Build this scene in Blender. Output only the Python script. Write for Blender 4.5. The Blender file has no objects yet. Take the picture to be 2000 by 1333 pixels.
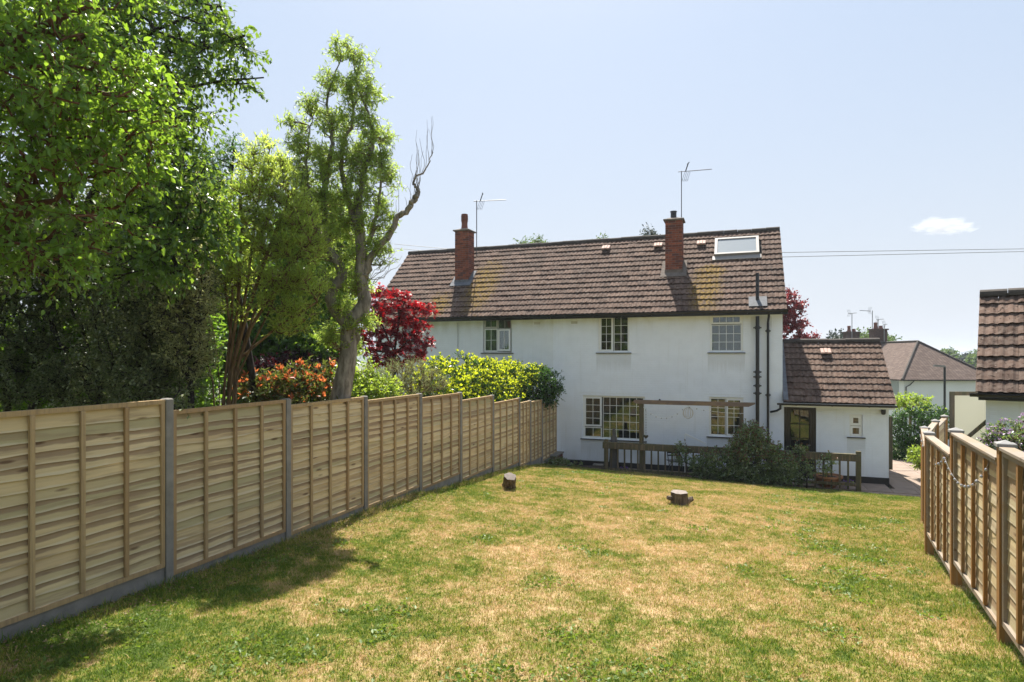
import bpy, math, random, time
import numpy as np
from mathutils import Vector, Matrix, Euler
T0 = time.time()
R = math.radians
SC = bpy.context.scene
COL = SC.collection

# ------------------------------------------------------------------ camera, world, sun, exposure
# world frame: X runs along the rear wall of the houses, +Y into the houses, Z up; patio level = 0
CAM = Vector((5.813, -20.30, 3.70)); YAW = math.atan(440/1200)
cd = bpy.data.cameras.new('camera'); cam = bpy.data.objects.new('camera', cd); COL.objects.link(cam)
cam.location = CAM; cam.rotation_euler = (R(90), 0, YAW)
cd.sensor_width = 36; cd.lens = 36*1200/2000; cd.shift_y = 0.01425; cd.clip_start = .05; cd.clip_end = 9000
SC.camera = cam
SUN = Vector((-.1756, .511, 1)).normalized()
W = bpy.data.worlds.new('World'); SC.world = W; W.use_nodes = True
wn = W.node_tree; wn.nodes.clear()
sky = wn.nodes.new('ShaderNodeTexSky'); sky.sky_type = 'NISHITA'; sky.sun_disc = False
sky.sun_elevation = math.asin(SUN.z); sky.sun_rotation = math.atan2(SUN.x, SUN.y)
sky.altitude = 60; sky.air_density = 1.0; sky.dust_density = 2.6; sky.ozone_density = 2.2
bg = wn.nodes.new('ShaderNodeBackground'); bg.inputs[1].default_value = .070
wo = wn.nodes.new('ShaderNodeOutputWorld')
# summer haze: the clear-sky colour is veiled by pale haze, thicker towards the horizon all the way round
tcw = wn.nodes.new('ShaderNodeTexCoord'); spw = wn.nodes.new('ShaderNodeSeparateXYZ'); wn.links.new(tcw.outputs['Generated'], spw.inputs[0])
hz_f = wn.nodes.new('ShaderNodeValToRGB'); hz_f.color_ramp.elements[0].color = (1, 1, 1, 1); hz_f.color_ramp.elements[1].color = (.70, .70, .70, 1); hz_f.color_ramp.elements[1].position = .34
hz_c = wn.nodes.new('ShaderNodeValToRGB'); hz_c.color_ramp.elements[0].color = (.77, .81, .87, 1); hz_c.color_ramp.elements[1].color = (.585, .725, .92, 1); hz_c.color_ramp.elements[1].position = .45
wn.links.new(spw.outputs[2], hz_f.inputs[0]); wn.links.new(spw.outputs[2], hz_c.inputs[0])
hz_s = wn.nodes.new('ShaderNodeVectorMath'); hz_s.operation = 'SCALE'; hz_s.inputs['Scale'].default_value = 6.3; wn.links.new(hz_c.outputs[0], hz_s.inputs[0])
hz_m = wn.nodes.new('ShaderNodeMixRGB'); wn.links.new(hz_f.outputs[0], hz_m.inputs[0]); hz_t = wn.nodes.new('ShaderNodeVectorMath'); hz_t.operation = 'MULTIPLY'; hz_t.inputs[1].default_value = (1.15, 1.05, .95); wn.links.new(sky.outputs[0], hz_t.inputs[0]); wn.links.new(hz_t.outputs[0], hz_m.inputs[1]); wn.links.new(hz_s.outputs[0], hz_m.inputs[2])
wn.links.new(hz_m.outputs[0], bg.inputs[0]); wn.links.new(bg.outputs[0], wo.inputs[0])
sl = bpy.data.lights.new('sun', 'SUN'); sl.energy = 5.0; sl.angle = R(.53); sl.color = (1, .95, .86)
so = bpy.data.objects.new('sun', sl); COL.objects.link(so); so.rotation_euler = SUN.to_track_quat('Z', 'Y').to_euler()
SC.view_settings.view_transform = 'Standard'; SC.view_settings.look = 'None'
SC.view_settings.exposure = 1.22; SC.view_settings.gamma = 1
SC.render.engine = 'CYCLES'
SC.cycles.max_bounces = 8; SC.cycles.transparent_max_bounces = 12

# ------------------------------------------------------------------ helpers
def spot(x, y, dist):
    """point seen at photo position (x, y), dist metres in front of the camera"""
    a = (x-1000)/1200; c, s = math.cos(YAW), math.sin(YAW)
    return np.array([CAM.x+dist*(c*a-s), CAM.y+dist*(s*a+c), CAM.z+dist*(695-y)/1200])
def away(X, Z, h=0):
    c, s = math.cos(YAW), math.sin(YAW)
    return np.array([CAM.x+X*c-Z*s, CAM.y+X*s+Z*c, h])

def tag(o, label=None, cat=None, group=None, kind=None):
    if label: o['label'] = label
    if cat: o['category'] = cat
    if group: o['group'] = group
    if kind: o['kind'] = kind
    return o
def thing(name, label, cat, loc=(0, 0, 0), rz=0, group=None):
    o = bpy.data.objects.new(name, None); o.empty_display_size = .2; COL.objects.link(o)
    o.location = loc; o.rotation_euler = (0, 0, rz)
    return tag(o, label, cat, group)
def link(name, me, parent=None, loc=(0, 0, 0), rot=(0, 0, 0), scale=(1, 1, 1)):
    o = bpy.data.objects.new(name, me); COL.objects.link(o)
    o.parent = parent; o.location = loc; o.rotation_euler = rot; o.scale = scale
    return o
def mesh_np(name, V, groups, mat, smooth=False):
    """V (n,3); groups = list of (m,k) index arrays"""
    me = bpy.data.meshes.new(name); V = np.asarray(V, np.float32)
    me.vertices.add(len(V)); me.vertices.foreach_set('co', V.ravel())
    idx = np.concatenate([g.ravel() for g in groups]).astype(np.int32)
    tot = np.concatenate([np.full(len(g), g.shape[1]) for g in groups]).astype(np.int32)
    st = np.concatenate([[0], np.cumsum(tot)[:-1]]).astype(np.int32)
    me.loops.add(len(idx)); me.loops.foreach_set('vertex_index', idx)
    me.polygons.add(len(tot)); me.polygons.foreach_set('loop_start', st); me.polygons.foreach_set('loop_total', tot)
    if smooth: me.polygons.foreach_set('use_smooth', np.ones(len(tot), bool))
    me.update(calc_edges=True)
    if mat: me.materials.append(mat)
    return me

class MB:
    def __init__(s): s.v = []; s.f = []
    def add(s, vs, fs):
        b = len(s.v); s.v += [tuple(map(float, p)) for p in vs]; s.f += [tuple(i+b for i in f) for f in fs]; return s
    def box(s, x0, x1, y0, y1, z0, z1):
        return s.add([(x0,y0,z0),(x1,y0,z0),(x1,y1,z0),(x0,y1,z0),(x0,y0,z1),(x1,y0,z1),(x1,y1,z1),(x0,y1,z1)],
            [(0,3,2,1),(4,5,6,7),(0,1,5,4),(1,2,6,5),(2,3,7,6),(3,0,4,7)])
    def bev(s, x0, x1, y0, y1, z0, z1, b=.006):
        """box with chamfered vertical and horizontal outer edges"""
        p = []
        for z, i in ((z0, b), (z0+b, 0), (z1-b, 0), (z1, b)):
            p += [(x0+i,y0+i,z),(x1-i,y0+i,z),(x1-i,y1-i,z),(x0+i,y1-i,z)]
        f = [(3,2,1,0),(12,13,14,15)]
        for k in range(3):
            for j in range(4): f.append((4*k+j, 4*k+(j+1)%4, 4*k+4+(j+1)%4, 4*k+4+j))
        return s.add(p, f)
    def beam(s, a, b, w, h, up=(0, 0, 1)):
        a, b = Vector(a), Vector(b); d = (b-a).normalized(); r = d.cross(Vector(up))
        if r.length < 1e-4: r = Vector((1, 0, 0))
        r.normalize(); u = r.cross(d); p = []
        for q in (a, b):
            for i, j in ((-1,-1),(1,-1),(1,1),(-1,1)): p.append(q+r*w/2*i+u*h/2*j)
        return s.add(p, [(3,2,1,0),(4,5,6,7),(0,1,5,4),(1,2,6,5),(2,3,7,6),(3,0,4,7)])
    def tube(s, pts, rad, n=8, cap=True):
        pts = [Vector(p) for p in pts]
        if not hasattr(rad, '__len__'): rad = [rad]*len(pts)
        ring = []; ref = Vector((0.31, .95, .1)).normalized()
        for i, p in enumerate(pts):
            t = (pts[min(i+1, len(pts)-1)]-pts[max(i-1, 0)]).normalized()
            x = t.cross(ref)
            if x.length < .05: x = t.cross(Vector((1, 0, 0)))
            x.normalize(); y = t.cross(x); ref = -y if y.dot(ref) < 0 else y
            ring.append([p+(x*math.cos(2*math.pi*k/n)+y*math.sin(2*math.pi*k/n))*rad[i] for k in range(n)])
        V = [q for r_ in ring for q in r_]; F = []
        for i in range(len(pts)-1):
            for k in range(n):
                k2 = (k+1) % n; F.append((i*n+k, i*n+k2, (i+1)*n+k2, (i+1)*n+k))
        if cap: F.append(tuple(range(n-1, -1, -1))); F.append(tuple((len(pts)-1)*n+k for k in range(n)))
        return s.add(V, F)
    def lathe(s, prof, cx=0, cy=0, n=20):
        V = []; F = []
        for r_, z in prof:
            for k in range(n): V.append((cx+r_*math.cos(2*math.pi*k/n), cy+r_*math.sin(2*math.pi*k/n), z))
        for i in range(len(prof)-1):
            for k in range(n):
                k2 = (k+1) % n; F.append((i*n+k, i*n+k2, (i+1)*n+k2, (i+1)*n+k))
        F.append(tuple(range(n-1, -1, -1))); F.append(tuple((len(prof)-1)*n+k for k in range(n)))
        return s.add(V, F)
    def prism(s, poly, y0, y1):
        """poly in (x,z), extruded along y"""
        n = len(poly); V = [(x, y0, z) for x, z in poly]+[(x, y1, z) for x, z in poly]
        return s.add(V, [tuple(range(n)), tuple(range(2*n-1, n-1, -1))]+[(i, i+n, (i+1) % n+n, (i+1) % n) for i in range(n)])
    def prismx(s, poly, x0, x1):
        """poly in (y,z), extruded along x"""
        n = len(poly); V = [(x0, y, z) for y, z in poly]+[(x1, y, z) for y, z in poly]
        return s.add(V, [tuple(range(n-1, -1, -1)), tuple(range(n, 2*n))]+[(i, (i+1) % n, (i+1) % n+n, i+n) for i in range(n)])
    def mesh(s, name, mat, smooth=False):
        me = bpy.data.meshes.new(name); me.from_pydata(s.v, [], s.f); me.update()
        if mat: me.materials.append(mat)
        if smooth:
            for p in me.polygons: p.use_smooth = True
            try: me.set_sharp_from_angle(angle=R(40))
            except Exception: pass
        return me
    def obj(s, name, mat, parent=None, loc=(0, 0, 0), rot=(0, 0, 0), smooth=False):
        return link(name, s.mesh(name, mat, smooth), parent, loc, rot)

# ------------------------------------------------------------------ materials
def hexl(*c): return tuple(c)+(1,) if len(c) == 3 else c
class NT:
    def __init__(s, name):
        s.m = bpy.data.materials.new(name); s.m.use_nodes = True; s.t = s.m.node_tree; s.t.nodes.clear()
        s.out = s.t.nodes.new('ShaderNodeOutputMaterial')
    def n(s, typ, **kw):
        nd = s.t.nodes.new('ShaderNode'+typ)
        for k, v in kw.items():
            if k.startswith('i_'):
                key = k[2:]; nd.inputs[int(key) if key.isdigit() else key.replace('_', ' ')].default_value = v
            else: setattr(nd, k, v)
        return nd
    def l(s, a, b): s.t.links.new(a, b)
    def pos(s, kind='Object'):
        if kind == 'World': return s.n('NewGeometry').outputs['Position']
        return s.n('TexCoord').outputs[kind]
    def mapping(s, vec, scale=(1, 1, 1), loc=(0, 0, 0)):
        m = s.n('Mapping'); m.inputs['Scale'].default_value = scale; m.inputs['Location'].default_value = loc; s.l(vec, m.inputs[0]); return m.outputs[0]
    def noise(s, vec, scale, detail=4, rough=.55, out='Fac'):
        nd = s.n('TexNoise'); nd.inputs['Scale'].default_value = scale; nd.inputs['Detail'].default_value = detail; nd.inputs['Roughness'].default_value = rough
        s.l(vec, nd.inputs['Vector']); return nd.outputs[out]
    def ramp(s, fac, stops, interp='LINEAR'):
        r = s.n('ValToRGB'); r.color_ramp.interpolation = interp; el = r.color_ramp.elements
        while len(el) < len(stops): el.new(.5)
        for e, (p, c) in zip(el, stops):
            e.position = p; e.color = (c, c, c, 1) if not hasattr(c, '__len__') else hexl(*c)
        s.l(fac, r.inputs[0]); return r.outputs[0]
    def mix(s, fac, a, b, mode='MIX'):
        m = s.n('MixRGB'); m.blend_type = mode
        for i, v in ((0, fac), (1, a), (2, b)):
            if isinstance(v, bpy.types.NodeSocket): s.l(v, m.inputs[i])
            else: m.inputs[i].default_value = v if i == 0 else hexl(*v)
        return m.outputs[0]
    def math(s, op, a, b=0, clamp=False):
        m = s.n('Math'); m.operation = op; m.use_clamp = clamp
        for i, v in ((0, a), (1, b)):
            if isinstance(v, bpy.types.NodeSocket): s.l(v, m.inputs[i])
            else: m.inputs[i].default_value = v
        return m.outputs[0]
    def bump(s, h, strength=.4, dist=.01):
        b = s.n('Bump'); b.inputs['Strength'].default_value = strength; b.inputs['Distance'].default_value = dist; s.l(h, b.inputs['Height']); return b.outputs[0]
    def pbsdf(s, col, rough=.6, normal=None, metal=0, spec=.5):
        p = s.n('BsdfPrincipled')
        if isinstance(col, bpy.types.NodeSocket): s.l(col, p.inputs['Base Color'])
        else: p.inputs['Base Color'].default_value = hexl(*col)
        if isinstance(rough, bpy.types.NodeSocket): s.l(rough, p.inputs['Roughness'])
        else: p.inputs['Roughness'].default_value = rough
        p.inputs['Metallic'].default_value = metal; p.inputs['Specular IOR Level'].default_value = spec
        if normal is not None: s.l(normal, p.inputs['Normal'])
        return p.outputs[0]
    def done(s, sh): s.l(sh, s.out.inputs[0]); return s.m

def plain(name, col, rough=.5, metal=0, var=.12, scale=9, bump=.15):
    m = NT(name); v = m.pos('Object'); nz = m.noise(v, scale)
    rnd = m.n('ObjectInfo').outputs['Random']
    dk = tuple(c*(1-var*2) for c in col)
    c = m.mix(m.ramp(nz, [(.3, 0), (.7, 1)]), dk, col)
    c = m.mix(m.math('MULTIPLY', rnd, var), c, (0, 0, 0))
    return m.done(m.pbsdf(c, rough, m.bump(m.noise(v, scale*6), bump, .003), metal))

def m_wall(name, base, grime):
    m = NT(name); v = m.pos('World')
    # painted brickwork: courses run along X, shown only as fine relief
    sw = m.n('CombineXYZ'); sp = m.n('SeparateXYZ'); m.l(v, sp.inputs[0])
    m.l(m.math('ADD', sp.outputs[0], sp.outputs[1]), sw.inputs[0]); m.l(sp.outputs[2], sw.inputs[1])
    b = m.n('TexBrick'); b.inputs['Scale'].default_value = 1; b.inputs['Brick Width'].default_value = .225; b.inputs['Row Height'].default_value = .075
    b.inputs['Mortar Size'].default_value = .007; b.inputs['Mortar Smooth'].default_value = .3; b.inputs['Bias'].default_value = 0
    b.inputs['Color1'].default_value = (.75, .75, .75, 1); b.inputs['Color2'].default_value = (1, 1, 1, 1); b.inputs['Mortar'].default_value = (.1, .1, .1, 1)
    m.l(sw.outputs[0], b.inputs['Vector'])
    nz = m.noise(v, 3.0, 6); fine = m.noise(v, 40, 5)
    h = m.mix(.25, b.outputs['Color'], fine)
    col = m.mix(m.ramp(nz, [(.35, 0), (.75, 1)]), base, tuple(c*.93 for c in base))
    stretched = m.noise(m.mapping(v, (1.2, 1.2, .35)), 2.2, 6)
    top = m.ramp(sp.outputs[2], [(.0, 0), (1, 0)])
    # lichen tint close under the eaves and rain splash near the ground
    mr = m.n('MapRange'); mr.inputs['From Min'].default_value = 4.45; mr.inputs['From Max'].default_value = 5.15; m.l(sp.outputs[2], mr.inputs['Value'])
    g1 = m.math('MULTIPLY', mr.outputs[0], m.ramp(stretched, [(.4, 0), (.65, 1)]))
    col = m.mix(m.math('MULTIPLY', g1, grime), col, (.42, .40, .26))
    mr2 = m.n('MapRange'); mr2.inputs['From Min'].default_value = .75; mr2.inputs['From Max'].default_value = .1; m.l(sp.outputs[2], mr2.inputs['Value'])
    g2 = m.math('MULTIPLY', mr2.outputs[0], m.ramp(stretched, [(.35, 0), (.7, 1)]))
    col = m.mix(m.math('MULTIPLY', g2, .35), col, (.40, .38, .31))
    for (wx0, wx1, wz) in ((-6.1, -5.15, 3.76), (-2.8, -1.58, 3.76), (1.38, 2.54, 3.76), (4.94, 6.04, 3.76), (.85, 3.04, .87), (4.91, 6.05, 1.12), (8.83, 9.31, 1.29), (6.2, 6.8, 4.9)):
        a_ = m.math('MULTIPLY', m.math('GREATER_THAN', sp.outputs[0], wx0), m.math('LESS_THAN', sp.outputs[0], wx1)); dz_ = m.math('SUBTRACT', wz, sp.outputs[2])
        dz_ = m.math('ADD', dz_, m.math('MULTIPLY', m.noise(m.mapping(v, (16, 16, .3)), 1, 3), -.55)); k_ = m.ramp(dz_, [(.0, 1), (.32, 0)])
        k_ = m.math('MULTIPLY', m.math('MULTIPLY', a_, k_), m.math('LESS_THAN', sp.outputs[2], wz)); col = m.mix(m.math('MULTIPLY', k_, .30), col, (.36, .36, .32))
    streak = m.ramp(m.noise(m.mapping(v, (5, 5, .25)), 2.0, 5), [(.56, 0), (.78, 1)])
    col = m.mix(m.math('MULTIPLY', streak, .26), col, (.5, .5, .46))
    return m.done(m.pbsdf(col, .62, m.bump(h, .65, .006)))

def m_tile(name, moss_spots=()):
    m = NT(name); v = m.pos('World'); rnd = m.n('ObjectInfo').outputs['Random']
    isl = m.n('NewGeometry').outputs['Random Per Island']
    rr = m.math('FRACT', m.math('ADD', rnd, m.math('MULTIPLY', isl, 3.7)))
    col = m.ramp(rr, [(0, (.075, .047, .035)), (.5, (.112, .071, .053)), (1, (.15, .097, .073))])
    nz = m.noise(v, 9, 7, .65); big = m.noise(v, 1.1, 4)
    col = m.mix(m.ramp(nz, [(.45, 0), (.75, .6)]), col, (.25, .20, .165))
    col = m.mix(m.ramp(big, [(.4, 0), (.7, .35)]), col, (.07, .052, .044))
    # moss cushions and lichen
    mo = m.ramp(m.noise(v, 13, 6, .6), [(.58, 0), (.63, 1)])
    col = m.mix(mo, col, (.035, .02, .013))
    li = m.ramp(m.noise(m.mapping(v, loc=(4, 3, 2)), 24, 3), [(.70, 0), (.74, .6)])
    col = m.mix(li, col, (.42, .38, .34))
    for (x, y, z, rx, ry) in moss_spots:
        sp = m.n('SeparateXYZ'); m.l(v, sp.inputs[0])
        dx = m.math('DIVIDE', m.math('SUBTRACT', sp.outputs[0], x), rx); dy = m.math('DIVIDE', m.math('SUBTRACT', sp.outputs[1], y), ry)
        d = m.math('SQRT', m.math('ADD', m.math('MULTIPLY', dx, dx), m.math('MULTIPLY', dy, dy)))
        d = m.math('ADD', d, m.math('MULTIPLY', m.math('SUBTRACT', m.noise(v, 3.5, 6, .7), .5), 1.5))
        k = m.ramp(d, [(.45, .95), (1.0, 0)])
        mc = m.ramp(m.noise(v, 16, 6, .7), [(.3, (.04, .03, .01)), (.46, (.14, .09, .018)), (.6, (.26, .16, .035)), (.8, (.30, .22, .11))])
        k = m.math('MULTIPLY', k, m.ramp(m.noise(v, 11, 6, .7), [(.43, .12), (.52, 1)]))
        col = m.mix(k, col, mc)
    return m.done(m.pbsdf(col, .88, m.bump(m.noise(v, 55, 5, .7), .5, .006), spec=.12))

def m_brick():
    m = NT('brick_red'); v = m.pos('World'); rnd = m.n('ObjectInfo').outputs['Random']
    col = m.ramp(rnd, [(0, (.16, .045, .026)), (.35, (.26, .075, .04)), (.7, (.33, .10, .052)), (.9, (.12, .05, .045)), (1, (.30, .13, .08))], 'CONSTANT')
    col = m.mix(m.ramp(m.noise(v, 14, 6), [(.35, 0), (.75, .7)]), col, (.09, .05, .04))
    return m.done(m.pbsdf(col, .85, m.bump(m.noise(v, 60, 5), .5, .004), spec=.2))

def m_wood(name, cols, grain=(1.2, 30, 30), knots=True, rough=.75, weather=None, band=False):
    """cols: ramp per piece; grain axis = object X"""
    m = NT(name); v = m.pos('Object'); rnd = m.n('ObjectInfo').outputs['Random']
    off = m.n('CombineXYZ'); m.l(m.math('MULTIPLY', rnd, 37), off.inputs[0]); m.l(m.math('MULTIPLY', rnd, 11), off.inputs[2])
    va = m.n('VectorMath'); va.operation = 'ADD'; m.l(v, va.inputs[0]); m.l(off.outputs[0], va.inputs[1]); vv = va.outputs[0]
    k = len(cols)
    col = m.ramp(rnd, [(i/k, c) for i, c in enumerate(cols)], 'CONSTANT')
    g = m.noise(m.mapping(vv, grain), 1.6, 6, .6)
    col = m.mix(m.ramp(g, [(.42, 0), (.70, .5)]), col, tuple(c*.68 for c in cols[0]))
    pl = m.noise(m.mapping(vv, (grain[0]*1.2, grain[1]*.35, grain[2]*.35)), 1.3, 4)
    col = m.mix(m.ramp(pl, [(.50, 0), (.60, .55)]), col, (.26, .18, .105))
    if band:   # brown heartwood strip along the upper part of some boards, thin dark bark line at the waney edge
        sp = m.n('SeparateXYZ'); m.l(v, sp.inputs[0]); wv = m.math('MULTIPLY', m.math('SUBTRACT', m.noise(m.mapping(vv, (3, 1, 1)), 1.5, 3), .5), .06)
        zz = m.math('ADD', sp.outputs[2], wv); hb = m.ramp(zz, [(.052, 0), (.060, 1)])
        on = m.ramp(m.math('FRACT', m.math('MULTIPLY', rnd, 5.3)), [(.38, 0), (.42, .85)], 'LINEAR'); col = m.mix(m.math('MULTIPLY', hb, on), col, (.29, .20, .12))
        col = m.mix(m.ramp(zz, [(.004, .6), (.018, 0)]), col, (.62, .54, .39))
    if knots:
        vo = m.n('TexVoronoi'); vo.inputs['Scale'].default_value = 1.0; m.l(m.mapping(vv, (3.2, 8, 8)), vo.inputs['Vector'])
        kn = m.ramp(vo.outputs['Distance'], [(.07, 1), (.16, 0)]); col = m.mix(m.math('MULTIPLY', kn, .8), col, (.10, .05, .025))
    if weather: col = m.mix(m.ramp(m.noise(v, 5, 5), [(.4, 0), (.7, .8)]), col, weather)
    return m.done(m.pbsdf(col, rough, m.bump(g, .35, .004), spec=.3))

def m_leaf(name, cols, trans, rough=.42, tw=.45, spec=.5, scorch=None):
    m = NT(name); isl = m.n('NewGeometry').outputs['Random Per Island']
    k = len(cols); col = m.ramp(isl, [(i/max(1, k-1), c) for i, c in enumerate(cols)])
    big = m.noise(m.pos('World'), 1.4, 3)
    col = m.mix(m.ramp(big, [(.35, 0), (.7, .45)]), col, tuple(c*.6 for c in cols[0]))
    p = m.pbsdf(col, rough, spec=spec)
    t = m.n('BsdfTranslucent'); tc = m.mix(m.math('MULTIPLY', m.math('FRACT', m.math('MULTIPLY', isl, 7.3)), .5), trans, tuple(c*.55 for c in trans)); m.l(tc, t.inputs[0])
    x = m.n('MixShader'); x.inputs[0].default_value = tw; m.l(p, x.inputs[1]); m.l(t.outputs[0], x.inputs[2])
    return m.done(x.outputs[0])

def m_bark(name, a, b, scale=(1, 1, 1)):
    m = NT(name); v = m.pos('World'); n1 = m.noise(m.mapping(v, (14*scale[0], 14*scale[1], 4*scale[2])), 1, 7, .65)
    col = m.mix(m.ramp(n1, [(.38, 0), (.65, 1)]), a, b)
    return m.done(m.pbsdf(col, .9, m.bump(n1, .8, .02), spec=.2))

def lawn_colour(m, v):
    """dry and green patches of the lawn, from world position"""
    n1 = m.noise(v, .9, 5, .62); n2 = m.noise(m.mapping(v, loc=(7, 3, 0)), 3.2, 5, .65); n3 = m.noise(v, 16, 4, .6)
    a = m.math('ADD', m.math('MULTIPLY', n1, .34), m.math('ADD', m.math('MULTIPLY', n2, .38), m.math('MULTIPLY', n3, .32)))
    sp = m.n('SeparateXYZ'); m.l(v, sp.inputs[0])
    # greener near the house, near the fences and at the near end
    fx = m.math('ABSOLUTE', m.math('SUBTRACT', sp.outputs[0], 4.6))
    mr = m.n('MapRange'); mr.inputs['From Min'].default_value = 1.2; mr.inputs['From Max'].default_value = 4.4; mr.inputs['To Max'].default_value = .055; m.l(fx, mr.inputs['Value'])
    mr2 = m.n('MapRange'); mr2.inputs['From Min'].default_value = -6; mr2.inputs['From Max'].default_value = -2; mr2.inputs['To Max'].default_value = .035; m.l(sp.outputs[1], mr2.inputs['Value'])
    mr3 = m.n('MapRange'); mr3.inputs['From Min'].default_value = -13.5; mr3.inputs['From Max'].default_value = -15.5; mr3.inputs['To Max'].default_value = .045; m.l(sp.outputs[1], mr3.inputs['Value'])
    a = m.math('SUBTRACT', a, m.math('ADD', mr.outputs[0], m.math('ADD', mr2.outputs[0], mr3.outputs[0])))
    return m.math('ADD', m.math('MULTIPLY', m.math('SUBTRACT', a, .48), 1.4), .472)

M = {}
def build_materials():
    M['wall_near'] = m_wall('painted_brick_white', (.78, .82, .885), .35)
    M['wall_old'] = m_wall('painted_brick_offwhite', (.74, .77, .80), .7)
    M['wall_far'] = plain('white_render', (.78, .78, .78), .8, var=.04, scale=1)
    M['plinth'] = plain('black_bitumen_paint', (.018, .018, .02), .5, var=.1)
    M['tile'] = m_tile('concrete_tile', [(-3.15, .95, 0, .75, 1.45), (-4.6, .1, 0, .55, .7), (4.85, .35, 0, .60, 1.05), (5.0, 1.15, 0, .6, .35)])
    M['tile_clean'] = m_tile('concrete_tile_plain')
    M['ridge'] = plain('ridge_mortar_tile', (.085, .07, .058), .9, var=.25, scale=14, bump=.5)
    M['pinktile'] = plain('new_clay_vent', (.50, .33, .27), .8)
    M['brick'] = m_brick()
    M['mortar'] = plain('mortar', (.22, .18, .15), .95, var=.2)
    M['pot'] = plain('clay_pot', (.22, .075, .05), .8, var=.2)
    M['blackpl'] = plain('black_plastic', (.012, .012, .014), .32, var=.1, bump=.03)
    M['lead'] = plain('lead_flashing', (.15, .16, .18), .75, 0, var=.2)
    M['upvc'] = plain('white_upvc', (.80, .81, .80), .28, var=.02, bump=.02)
    M['oldframe'] = plain('weathered_white_frame', (.55, .54, .50), .5, var=.08)
    M['sill'] = plain('slate_sill', (.045, .045, .05), .5)
    M['blackdoor'] = plain('black_paint', (.015, .014, .014), .3, bump=.05)
    M['blind_or_dark'] = plain('roller_blind', (.22, .20, .15), .9, var=.04, scale=3)
    M['curtain'] = plain('net_curtain', (.30, .32, .30), .9, var=.15, scale=4)
    M['net'] = plain('white_net_curtain', (.62, .64, .62), .9, var=.1, scale=4)
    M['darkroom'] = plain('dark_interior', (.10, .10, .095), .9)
    M['teal'] = plain('teal_curtain', (.03, .09, .11), .9)
    g = NT('window_glass'); gl = g.n('BsdfGlossy'); gl.inputs['Roughness'].default_value = .0; gl.inputs['Color'].default_value = (.9, .95, .95, 1)
    tr = g.n('BsdfTransparent'); tr.inputs[0].default_value = (.72, .76, .74, 1); fr = g.n('Fresnel'); fr.inputs[0].default_value = 1.5
    nm = g.bump(g.noise(g.pos('World'), 2.2, 2), .02, .05); g.l(nm, gl.inputs['Normal'])
    fac = g.math('MULTIPLY', fr.outputs[0], 2.1, True); mx = g.n('MixShader'); g.l(fac, mx.inputs[0]); g.l(tr.outputs[0], mx.inputs[1]); g.l(gl.outputs[0], mx.inputs[2])
    M['glass'] = g.done(mx.outputs[0])
    M['rooflight'] = NT('rooflight_glass'); q = M['rooflight']; M['rooflight'] = q.done(q.pbsdf((.25, .28, .30), .12, spec=1.0))
    M['alu'] = plain('grey_aluminium', (.27, .25, .235), .6, 0, var=.05)
    M['slat'] = m_wood('treated_pine_slat', [(.60, .46, .25), (.50, .40, .22), (.65, .51, .30), (.54, .40, .22), (.61, .48, .27), (.41, .35, .19)], (1.0, 26, 26), band=True)
    M['batten'] = m_wood('treated_pine_batten', [(.42, .29, .15), (.37, .24, .12), (.45, .32, .17)], (24, 24, 2), knots=False)
    M['slat_r'] = m_wood('green_treated_slat', [(.50, .39, .22), (.42, .35, .21), (.54, .43, .26), (.34, .25, .14), (.48, .40, .27)], (1.0, 26, 26), band=True)
    M['post_r'] = m_wood('brown_treated_post', [(.32, .165, .05), (.27, .135, .04)], (24, 24, 2), knots=False)
    M['cap_r'] = plain('weathered_cap', (.30, .29, .28), .8, var=.15)
    M['rail_r'] = m_wood('pale_capping_rail', [(.29, .24, .19), (.26, .215, .17)], (1.0, 22, 22))
    M['conc'] = plain('grey_concrete', (.275, .255, .23), .9, var=.15, scale=7, bump=.3)
    M['oldwood'] = m_wood('mossy_old_wood', [(.095, .08, .058), (.085, .078, .048), (.11, .09, .065)], (14, 14, 3), knots=False, weather=(.085, .085, .035))
    M['beam'] = m_wood('grey_beam_wood', [(.17, .125, .10)], (2, 24, 24), knots=False)
    M['patio'] = plain('worn_concrete_path', (.30, .225, .175), .9, var=.12, scale=3, bump=.3)
    M['soil'] = plain('soil', (.085, .06, .042), 1, var=.3, scale=8, bump=.8)
    M['metal'] = plain('aerial_metal', (.10, .10, .105), .5, .5)
    M['metal_l'] = plain('aerial_metal_pale', (.30, .30, .31), .5, .4)
    M['terracotta'] = plain('terracotta', (.42, .20, .10), .8)
    M['bark_grey'] = m_bark('bark_grey', (.13, .11, .09), (.33, .29, .25))
    M['bark_dark'] = m_bark('bark_dark', (.02, .016, .013), (.06, .05, .04))
    M['bark_brown'] = m_bark('bark_brown', (.10, .06, .03), (.26, .17, .085))
    M['bark_red'] = m_bark('bark_red', (.09, .04, .025), (.20, .10, .065))
    M['bark_fur'] = m_bark('bark_furrowed', (.05, .04, .03), (.20, .155, .115), (1.4, 1.4, .5))
    M['cut'] = plain('cut_wood_end', (.30, .25, .22), .9, var=.2, scale=12)
    M['corr'] = NT('corrugated_sheet'); q = M['corr']; p_ = q.pbsdf((.55, .55, .47), .45); t_ = q.n('BsdfTranslucent'); t_.inputs[0].default_value = (.62, .62, .52, 1); x_ = q.n('MixShader'); x_.inputs[0].default_value = .5; q.l(p_, x_.inputs[1]); q.l(t_.outputs[0], x_.inputs[2]); M['corr'] = q.done(x_.outputs[0])
build_materials()

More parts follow.
